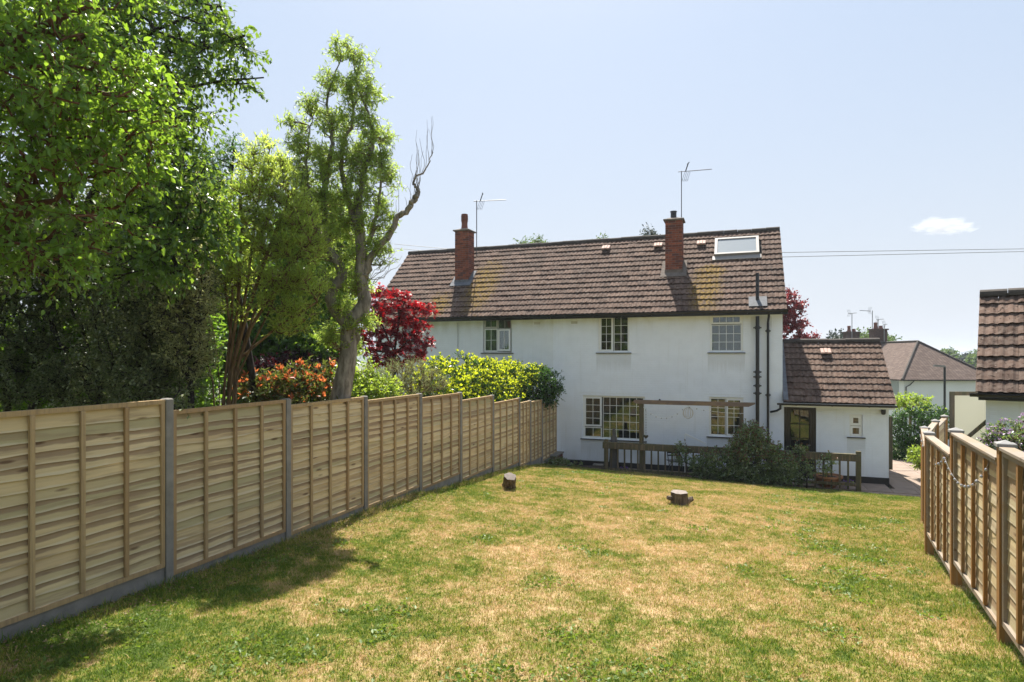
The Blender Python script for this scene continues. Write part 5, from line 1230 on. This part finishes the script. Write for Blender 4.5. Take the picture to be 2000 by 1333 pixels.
for s_ in range(seg):
    d = unit(d+rg.normal(size=(m, 3))*.55+np.array([0, 0, .06])); nx_ = cur+d*Ls[:, None]; wd_.append(frusta(cur, nx_, np.full(m, .0022), np.full(m, .002), 3))
    for q in (.1, .45, .8): LP.append(cur+(nx_-cur)*q); LD.append(unit(rg.normal(size=(m, 3))*.6+d*.3+np.array([0, 0, -.35])))
    cur = nx_
V, Gf = join_geo(wd_); link('twigs', mesh_np('twigs', V-b, Gf, M['bark_brown'], True), wt)
LP = np.concatenate(LP); LD = np.concatenate(LD); keep = rg.random(len(LP)) < .95; LP, LD = LP[keep], LD[keep]
V, Gf = leaf_geo(LP, LD, rg.uniform(.045, .085, len(LP)), rg, .25); link('crown', mesh_np('crown', V-b, Gf, M['l_willow']), wt)

# red maple
b = base_at(768, 17.3)
plant('red_maple', 'crimson Japanese maple in front of the neighbouring white wall', 'tree', b,
      [[b, b+[0, 0, 1.4], spot(770, 690, 17.2)], [spot(770, 690, 17.2), spot(740, 620, 17.1), spot(720, 590, 17)], [spot(770, 690, 17.2), spot(780, 620, 17.2), spot(790, 590, 17.2)], [spot(770, 690, 17.2), spot(690, 680, 16.8), spot(630, 690, 16.5)]],
      [C3(x, y, Z, rx, ry, .45, w) for x, y, Z, rx, ry, w in ((738, 572, 17, 22, 9, 1), (778, 580, 17.2, 22, 9, 1), (720, 596, 16.9, 20, 9, 1), (760, 602, 17.1, 26, 9, 1), (800, 600, 17.2, 22, 8, 1), (838, 604, 17.2, 14, 6, 1.5), (735, 624, 17, 26, 10, 1), (785, 626, 17.2, 26, 10, 1), (818, 636, 17.2, 16, 8, 1), (712, 648, 16.9, 22, 11, 1), (755, 650, 17, 26, 11, 1), (800, 660, 17.2, 24, 9, 1), (830, 668, 17.2, 12, 6, 1.2),
       (725, 676, 16.9, 28, 11, 1), (772, 682, 17.1, 28, 10, 1), (812, 690, 17.2, 20, 8, 1), (750, 704, 17, 30, 9, 1), (800, 708, 17.2, 20, 8, 1), (655, 664, 16.5, 24, 9, 1), (630, 682, 16.4, 18, 9, 1), (612, 698, 16.3, 14, 8, 1), (668, 690, 16.5, 24, 12, 1), (640, 712, 16.4, 24, 12, 1))],
      n=430, twigs=4, tl=.17, lpt=5, ls=.085, palmate=True, droop=.35, leaf='l_maple', bark='bark_dark', r0=.06, seed=9, up=.1)
b = base_at(590, 13)
plant('purple_smoke_bush', 'very dark purple shrub behind the orange-tipped photinia', 'shrub', b, [[b, b+[0, 0, 1]]],
      [C3(590, 725, 13, 60, 35, .5), C3(540, 735, 12.6, 45, 35, .5), C3(650, 740, 13, 40, 35, .5)], n=260, twigs=5, tl=.22, lpt=7, ls=.06, aspect=.6, leaf='l_purple', bark='bark_dark', r0=.04, seed=10)
b = base_at(575, 10.4)
plant('photinia_shrub', 'photinia shrub with orange-red new leaves above the fence', 'shrub', b, [[b, b+[0, 0, 1.2]]],
      [C3(520, 762, 10.4, 36, 24, .4), C3(565, 752, 10.4, 38, 26, .4), C3(615, 738, 10.4, 34, 28, .4), C3(652, 752, 10.4, 24, 24, .3), C3(585, 785, 10.4, 100, 30, .4), C3(500, 765, 10.3, 20, 22, .3)],
      n=170, twigs=3, tl=.22, lpt=7, ls=.085, aspect=.36, leaf='l_phot', r0=.04, seed=12, big=True, up=.6, droop=-.2, crown_name='green_leaves',
      extra=[('red_leaves', 'l_photr', lambda e, g: (e[:, 2] > 3.0+g.normal(size=len(e))*.15) & (g.random(len(e)) < .30), 7, .11, .32, .8)])
b = base_at(720, 12.2)
plant('lime_shrub', 'yellow-green leafy shrub right of the willow trunk above the fence', 'shrub', b, [[b, b+[0, 0, 1.1]]],
      [C3(700, 752, 12, 38, 28, .4), C3(735, 765, 12, 45, 26, .4), C3(712, 722, 12, 20, 16, .3), C3(690, 775, 11.8, 40, 22, .3), C3(672, 735, 11.8, 16, 18, .25)], n=230, twigs=4, tl=.2, lpt=7, ls=.055, aspect=.6, leaf='l_lime', r0=.035, seed=13)
b = base_at(800, 13.2)
plant('grey_shrub', 'grey-green fine-leaved shrub between lime shrub and laurel hedge', 'shrub', b, [[b, b+[0, 0, 1.2]]],
      [C3(775, 740, 13, 36, 32, .4), C3(815, 745, 13.2, 34, 36, .4), C3(850, 755, 13.4, 22, 28, .3), C3(760, 768, 12.8, 60, 24, .4)], n=330, twigs=5, tl=.17, lpt=10, ls=.028, aspect=.3, up=.9, droop=-.3, leaf='l_grey', r0=.03, seed=14, straight=.8)
b = np.array([-1.0, -5.2, .6])
hz = []
for k, (y_, zt) in enumerate([(-8.0, 3.28), (-7.3, 3.50), (-6.6, 3.62), (-5.9, 3.66), (-5.2, 3.64), (-4.5, 3.50), (-3.8, 3.42), (-3.1, 3.42), (-2.5, 3.40), (-1.9, 3.38), (-1.35, 3.36)]):
    hz.append(((-.95, y_, zt-.55), (.6, .5, .6), 1.3)); hz.append(((-.8, y_, zt-1.3), (.6, .5, .6), .8))
plant('laurel_hedge', 'clipped laurel hedge, brilliant yellow-green new growth on dark leaves', 'hedge', b, [[b, b+[0, 0, .9]], [b+[0, -2, .2], b+[0, -2, 1.2]], [b+[0, 2, -.2], b+[0, 2, 1]]], hz,
      n=1100, twigs=5, tl=.18, lpt=8, ls=.065, aspect=.42, leaf='l_hedge_d', bark='bark_dark', r0=.04, seed=15, up=.6, droop=-.1, crown_name='dark_leaves',
      extra=[('new_leaves', 'l_hedge_y', lambda e, g: (e[:, 2] > np.interp(e[:, 1], [-8, -6, -4.5, -2.5, -1.2], [2.45, 2.5, 2.35, 2.25, 2.2])+g.normal(size=len(e))*.18) & (g.random(len(e)) < .85), 9, .075, .36, .9)])
b = np.array([-.4, -1.4, .3])
plant('dark_laurel', 'rounded dark green laurel at the house end of the hedge', 'shrub', b, [[b, b+[.1, 0, 1.8]]],
      [((.1, -1.4, 2.78), (.42, .55, .55), 1), ((-.35, -1.5, 2.6), (.5, .8, .8), 1), ((.08, -1.3, 2.45), (.4, .5, .3), 1)], n=330, twigs=5, tl=.17, lpt=7, ls=.07, aspect=.42, leaf='l_hedge_d', bark='bark_dark', r0=.04, seed=16, up=.3, crown_name='dark_leaves',
      extra=[('new_leaves', 'l_hedge_y', lambda e, g: (e[:, 0] < -.02) & (e[:, 2] > 2.7) & (g.random(len(e)) < .6), 7, .07, .36, .9)])
b = np.array([.35, -.9, float(gz(.35, -.9))])
plant('ground_ivy', 'low ivy and weeds at the foot of the fence by the house corner', 'plant', b, [[b, b+[0, 0, .05]]], [((.45, -1.3, .28), (.35, .5, .10), 1), ((.9, -1.2, .22), (.3, .3, .06), 1)], n=110, twigs=3, tl=.1, lpt=5, ls=.045, aspect=.7, leaf='l_bush', r0=.008, seed=17)
# evergreen bush in front of the railing
b = np.array([6.2, -1.75, .0])
plant('evergreen_bush', 'large glossy evergreen bush with bronze shoots growing through the railing', 'bush', b, [[b, b+[0, 0, .7]], [b+[-1.2, 0, .02], b+[-1.2, 0, .5]], [b+[1.4, 0, .02], b+[1.4, 0, .5]]],
      [((6.25, -1.8, .80), (.75, .48, .68), 1), ((6.15, -1.75, 1.32), (.38, .32, .42), 1.2), ((5.4, -1.75, .50), (.55, .38, .48), 1), ((4.85, -1.65, .42), (.35, .3, .40), 1), ((4.25, -1.5, .72), (.16, .2, .34), .6), ((7.0, -1.75, .50), (.38, .36, .42), 1), ((7.5, -1.6, .50), (.22, .28, .36), .7), ((8.15, -1.5, .72), (.12, .18, .28), .5), ((7.4, -1.6, .95), (.14, .18, .22), .6), ((6.2, -2.0, .30), (1.0, .32, .3), 1)],
      n=950, twigs=5, tl=.17, lpt=8, ls=.056, aspect=.42, leaf='l_bush', bark='bark_dark', r0=.04, seed=18, up=.55, droop=-.1, crown_name='green_leaves',
      extra=[('bronze_leaves', 'l_bronze', lambda e, g: (e[:, 2] > .75) & (g.random(len(e)) < .5), 6, .06, .34, .9)])
# copper tree beyond the right gable
b = base_at(1556, 26)
plant('copper_plum', 'copper-red plum tree beyond the right gable, above the extension roof', 'tree', b, [[b, b+[0, 0, 2.5]]],
      [C3(1538, 590, 26, 14, 22, .5), C3(1560, 600, 26, 10, 8, .3, 1.5), C3(1545, 625, 26, 18, 18, .5), C3(1572, 632, 26, 10, 7, .3, 1.5), C3(1555, 650, 26, 22, 14, .5), C3(1582, 660, 26, 12, 7, .3, 1.5), C3(1515, 620, 26, 30, 50, .6)], n=230, twigs=4, tl=.26, lpt=7, ls=.10, aspect=.6, leaf='l_copper', bark='bark_dark', r0=.1, seed=19, shell=.1)
# crowns showing above the ridge
for (lab, x, y, rx, ry, Z, sd, lf) in (('loose light green treetop showing above the ridge right of the left chimney', 1035, 482, 28, 18, 31, 41, 'l_far'), ('small treetop just showing above the middle of the ridge', 1172, 476, 24, 12, 31, 42, 'l_far'),
        ('bluish spiky treetop left of the right chimney, above the ridge', 1268, 474, 12, 24, 31, 43, 'l_conifer')):
    b = base_at(x, Z)
    plant('tree_beyond_roof', lab, 'tree', b, [[b, b+[0, 0, 4], spot(x, y+60, Z)]], [C3(x, y+70, Z, rx*2.4, 55, 1.2), C3(x, y, Z, rx, ry, .5, 3)], n=150, twigs=4, tl=.45, lpt=7, ls=.11, aspect=.5, leaf=lf, bark='bark_dark', r0=.15, seed=sd, shell=.1, group='treetops beyond the ridge')
for (lab, x, y, rx, ry, Z, sd, lf) in (('dark conifer treetop left of the far chimneys', 1635, 668, 16, 14, 75, 44, 'l_conifer'), ('green treetop between the two far chimneys', 1690, 664, 28, 14, 78, 45, 'l_far'), ('green treetop just right of the far chimneys', 1730, 668, 14, 10, 80, 46, 'l_far')):
    b = base_at(x, Z)
    plant('tree_beyond_extension', lab, 'tree', b, [[b, b+[0, 0, 5]]], [C3(x, y, Z, rx, ry, 2), C3(x, y+25, Z, rx*1.3, 20, 2)], n=130, twigs=4, tl=.8, lpt=6, ls=.3, aspect=.6, leaf=lf, bark='bark_dark', r0=.2, seed=sd, shell=.1, group='trees beyond the extension')
# hedge beyond the path, right
b = spot(1790, 905, 22); b[2] = -.15
plant('privet_hedge', 'tall dark hedge with sunlit top beyond the path on the right', 'hedge', b, [[b, b+[0, 0, 1]]],
      [C3(1775, 835, 22, 32, 38, .5), C3(1810, 830, 22, 30, 38, .5), C3(1835, 835, 22.5, 16, 40, .5), C3(1775, 885, 22, 34, 30, .5), C3(1812, 885, 22, 32, 30, .5), C3(1750, 860, 22.3, 20, 60, .5)],
      n=620, twigs=5, tl=.18, lpt=8, ls=.055, aspect=.6, leaf='l_hedge_d', bark='bark_dark', r0=.04, seed=24, crown_name='dark_leaves', extra=[('new_leaves', 'l_lime', lambda e, g: (e[:, 2] > e[:, 2].max()-.28) & (g.random(len(e)) < .6), 5, .055, .5, .7)])
b = base_at(1778, 23.5)
plant('elder_shrub', 'bright loose green shrub rising above the hedge beside the far house', 'shrub', b, [[b, b+[0, 0, 2]]],
      [C3(1768, 784, 23.4, 24, 12, .5), C3(1800, 786, 23.4, 18, 8, .4)], n=60, twigs=4, tl=.2, lpt=7, ls=.08, aspect=.55, leaf='l_lime', r0=.05, seed=25)
b = spot(1796, 905, 18.5); b[2] = .3
plant('wall_shrub', 'small bright green plant hanging over the low stone wall', 'plant', b, [[b, b+[0, 0, .3]]], [C3(1793, 893, 18.5, 14, 20, .3)], n=60, twigs=4, tl=.14, lpt=6, ls=.06, aspect=.6, leaf='l_lime', r0=.02, seed=26)
b = spot(1975, 900, 9.2); b[2] = 1.0
plant('clematis', 'clematis covered in pale lilac flowers against the garage wall', 'climber', b, [[b, b+[0, 0, 1.0]]],
      [C3(1970, 850, 9.6, 34, 24, .25), C3(2010, 850, 9.6, 30, 30, .25), C3(1990, 885, 9.5, 45, 30, .25), C3(1945, 862, 9.6, 16, 14, .15)], n=170, twigs=4, tl=.13, lpt=6, ls=.05, aspect=.5, leaf='l_bush', r0=.02, seed=27, crown_name='leaves',
      extra=[('flowers', 'l_clem', lambda e, g: g.random(len(e)) < .55, 5, .042, .75, .2)])
# far trees and hills
for (lab, x, y, rx, ry, Z, sd) in (('farthest green tree peeping over the hipped roof', 1852, 694, 12, 8, 130, 51), ('dark round tree on the far slope', 1886, 706, 13, 15, 160, 52), ('bright tree beside the garage verge, far off', 1906, 706, 11, 16, 130, 53), ('pale tree half hidden by the garage verge', 1925, 700, 18, 14, 150, 54)):
    b = base_at(x, Z); b[2] = -6
    plant('distant_tree', lab, 'tree', b, [[b, b+[0, 0, 3]]], [C3(x, y, Z, rx, ry, 3), C3(x, y+22, Z, rx*1.1, 16, 3)], n=160, twigs=4, tl=.9, lpt=6, ls=.45, aspect=.6, leaf='l_far' if sd != 52 else 'l_conifer', bark='bark_dark', r0=.3, seed=sd, shell=.2, group='distant trees')
mh = NT('wooded_hill'); v = mh.pos('World'); M['hill'] = mh.done(mh.pbsdf(mh.ramp(mh.noise(v, .05, 8, .7), [(.35, (.03, .05, .025)), (.6, (.06, .09, .035))]), 1, mh.bump(mh.noise(v, .12, 6), 1, 6)))
rg = np.random.default_rng(3); X = np.linspace(-1600, 2600, 240); Yr = np.linspace(0, 1, 10); V = []; nx = len(X)
prof = 7+5*np.sin(X/210+1)+3*np.sin(X/71)+1.2*np.sin(X/23)+rg.normal(size=nx)*.5
for t in Yr:
    z = -8+(prof+10)*math.sin(math.pi*.5*min(1, t*1.3)); p = [away(x_, 900+t*300, z_+rg.normal()*.4) for x_, z_ in zip(X, z)]; V += p
i = (np.arange(9)[:, None]*nx+np.arange(nx-1)[None]).ravel(); link('hills', mesh_np('hills', np.array(V), [np.stack([i, i+1, i+1+nx, i+nx], 1)], M['hill'], True)); tag(bpy.data.objects['hills'], kind='structure')
# the end of the garden behind the camera, seen in the windows
for k, (x, y, r_) in enumerate(((-3.5, -29, 2.6), (.8, -32, 3.0), (10, -31, 3.0), (14, -27, 2.6))):
    b = np.array(G(x, y)); plant('garden_end_tree', ['broad green tree at the left end of the garden', 'tall green tree at the far garden end, left', 'tall green tree at the far garden end, right', 'green tree at the right end of the garden'][k], 'tree', b, [[b, b+[0, 0, 2.2]]],
        [((x, y, b[2]+3.6), (r_, 2, 2.8), 1), ((x, y, b[2]+1.5), (r_, 1.6, 1.4), 1)], n=260, twigs=5, tl=.7, lpt=6, ls=.22, aspect=.6, leaf='l_back', bark='bark_dark', r0=.2, seed=60+k, group='trees at the end of the garden')
# broad-leaved weeds in the lawn
rg = np.random.default_rng(77); cen = []
for _ in range(260):
    x, y = rg.uniform(.4, 8.6), rg.uniform(-17.5, -2)
    pr_ = .25+.75*(x > 6.3)*(-13.5 < y < -5)+.8*(y < -15.2)
    if rg.random() < pr_: cen.append((x, y, rg.uniform(.08, .38)))
P_ = []
for x, y, r_ in cen:
    n = int(18+220*r_*r_*6); q = rg.normal(size=(n, 2))*r_*.5; P_.append(np.stack([x+q[:, 0], y+q[:, 1]], 1))
P_ = np.concatenate(P_); P_ = P_[(P_[:, 0] > .15) & (P_[:, 0] < 8.5)]; Z_ = gz(P_[:, 0], P_[:, 1])+.012; P3 = np.column_stack([P_, Z_])
D = unit(np.column_stack([rg.normal(size=(len(P3), 2)), rg.uniform(.15, .9, len(P3))])); V, Gf = leaf_geo(P3, D, rg.uniform(.025, .055, len(P3)), rg, .55)
M['l_weed'] = L_('lawn_weed_leaf', [(.08, .15, .02), (.13, .21, .03), (.18, .25, .07)], (.30, .42, .04), .5, .35, .4)
tag(link('lawn_weeds', mesh_np('lawn_weeds', V, Gf, M['l_weed'])), 'low broad-leaved weeds and clover scattered in the lawn', 'weeds', kind='stuff')
# longer uncut grass along the fences, posts and stumps
rg = np.random.default_rng(78); Q = []
for n_, x0, x1, y0, y1 in ((9000, .06, .34, -18.5, -1.6), (1500, .3, .6, -18.5, -2)): Q.append(np.column_stack([x0+(x1-x0)*rg.random(n_)**1.6, rg.uniform(y0, y1, n_)]))
for i in range(2, 7):
    (xa, ya), (xb, yb) = RPTS[i], RPTS[i+1]; t = rg.random(900); Q.append(np.column_stack([xa+(xb-xa)*t-.06-rg.random(900)**2*.2, ya+(yb-ya)*t]))
for nm, rr_2 in (('tree_stump', .22), ('log', .22)):
    o_ = bpy.data.objects[nm]; an = rg.uniform(0, 6.28, 260); r2 = rr_2*rg.uniform(.8, 1.25, 260); Q.append(np.column_stack([o_.location.x+r2*np.cos(an), o_.location.y+r2*np.sin(an)]))
Q = np.concatenate(Q); Q = Q[np.sin(Q[:, 1]*5.1+2*np.sin(Q[:, 1]*1.7))+rg.normal(size=len(Q))*.8 > -.6]; P3 = np.column_stack([Q, gz(Q[:, 0], Q[:, 1])-.005])
D = unit(np.column_stack([rg.normal(size=(len(Q), 2))*.45, np.ones(len(Q))])); V, Gf = leaf_geo(P3, D, rg.uniform(.04, .12, len(Q)), rg, .055)
tag(link('long_grass', mesh_np('long_grass', V, Gf, M['blade'])), 'longer uncut grass fringing the fences and stumps', 'grass', kind='stuff')
# dead leaves and clippings lying at the foot of the left fence
n_ = 2600; X_ = .07+rg.random(n_)**1.8*.75; Y_ = rg.uniform(-18, -9, n_); P3 = np.column_stack([X_, Y_, gz(X_, Y_)+.012+rg.random(n_)*.015])
D = unit(np.column_stack([rg.normal(size=(n_, 2)), rg.normal(size=n_)*.2])); V, Gf = leaf_geo(P3, D, rg.uniform(.015, .045, n_), rg, .4)
M['litter'] = L_('dry_leaf', [(.16, .10, .05), (.26, .17, .09), (.38, .29, .18)], (.2, .13, .06), .8, .15)
tag(link('leaf_litter', mesh_np('leaf_litter', V, Gf, M['litter'])), 'dry leaves and clippings at the foot of the left fence', 'leaf litter', kind='stuff')
# cloud
ck = NT('cloud_vapour'); vs = ck.n('VolumePrincipled'); vs.inputs['Color'].default_value = (1, 1, 1, 1); vs.inputs['Anisotropy'].default_value = .5
v = ck.pos('Object'); acc = None
for (cx, cy, cz, cr) in ((-.38, 0, .18, .34), (-.05, .1, .12, .36), (.22, -.1, .22, .30), (.52, 0, -.12, .30), (-.72, 0, -.22, .26), (.78, 0, -.35, .2), (-.2, 0, -.25, .35), (.2, 0, -.3, .35)):
    sb_ = ck.n('VectorMath'); sb_.operation = 'SUBTRACT'; ck.l(v, sb_.inputs[0]); sb_.inputs[1].default_value = (cx, cy, cz)
    sc_ = ck.n('VectorMath'); sc_.operation = 'MULTIPLY'; ck.l(sb_.outputs[0], sc_.inputs[0]); sc_.inputs[1].default_value = (1, .6, .62)
    ln = ck.n('VectorMath'); ln.operation = 'LENGTH'; ck.l(sc_.outputs[0], ln.inputs[0]); dd_ = ck.math('SUBTRACT', cr, ln.outputs['Value'])
    acc = dd_ if acc is None else ck.math('MAXIMUM', acc, dd_)
nz_ = ck.math('MULTIPLY', ck.math('SUBTRACT', ck.noise(v, 4.5, 7, .65), .52), .75)
den = ck.math('MULTIPLY', ck.math('ADD', acc, nz_, True), .055, False); ck.l(den, vs.inputs['Density']); ck.l(vs.outputs[0], ck.out.inputs[1])
mb = MB().lathe([(.02, -1), (.6, -.8), (.95, -.3), (1, 0), (.95, .3), (.6, .8), (.02, 1)], 0, 0, 18)
cl = mb.obj('cloud', ck.m); q = spot(1845, 441, 2600); cl.location = q; cl.scale = (150, 90, 50); cl.rotation_euler = (0, 0, YAW); tag(cl, 'small lone white wispy cloud low in the right-hand sky', 'cloud', kind='stuff')
# summer haze between here and the hills
hb_ = MB().box(-5000, 5000, -700, 4300, -9.5, 25).obj('haze', None); hm = NT('haze_air'); hv = hm.n('VolumePrincipled'); hv.inputs['Color'].default_value = (.80, .88, 1, 1); hv.inputs['Density'].default_value = .00045; hv.inputs['Anisotropy'].default_value = .3
hm.l(hv.outputs[0], hm.out.inputs[1]); hb_.data.materials.append(hm.m); tag(hb_, 'thin pale summer haze over the whole valley', 'haze', kind='stuff')
print('done', round(time.time()-T0, 1), 'objects', len(bpy.data.objects))
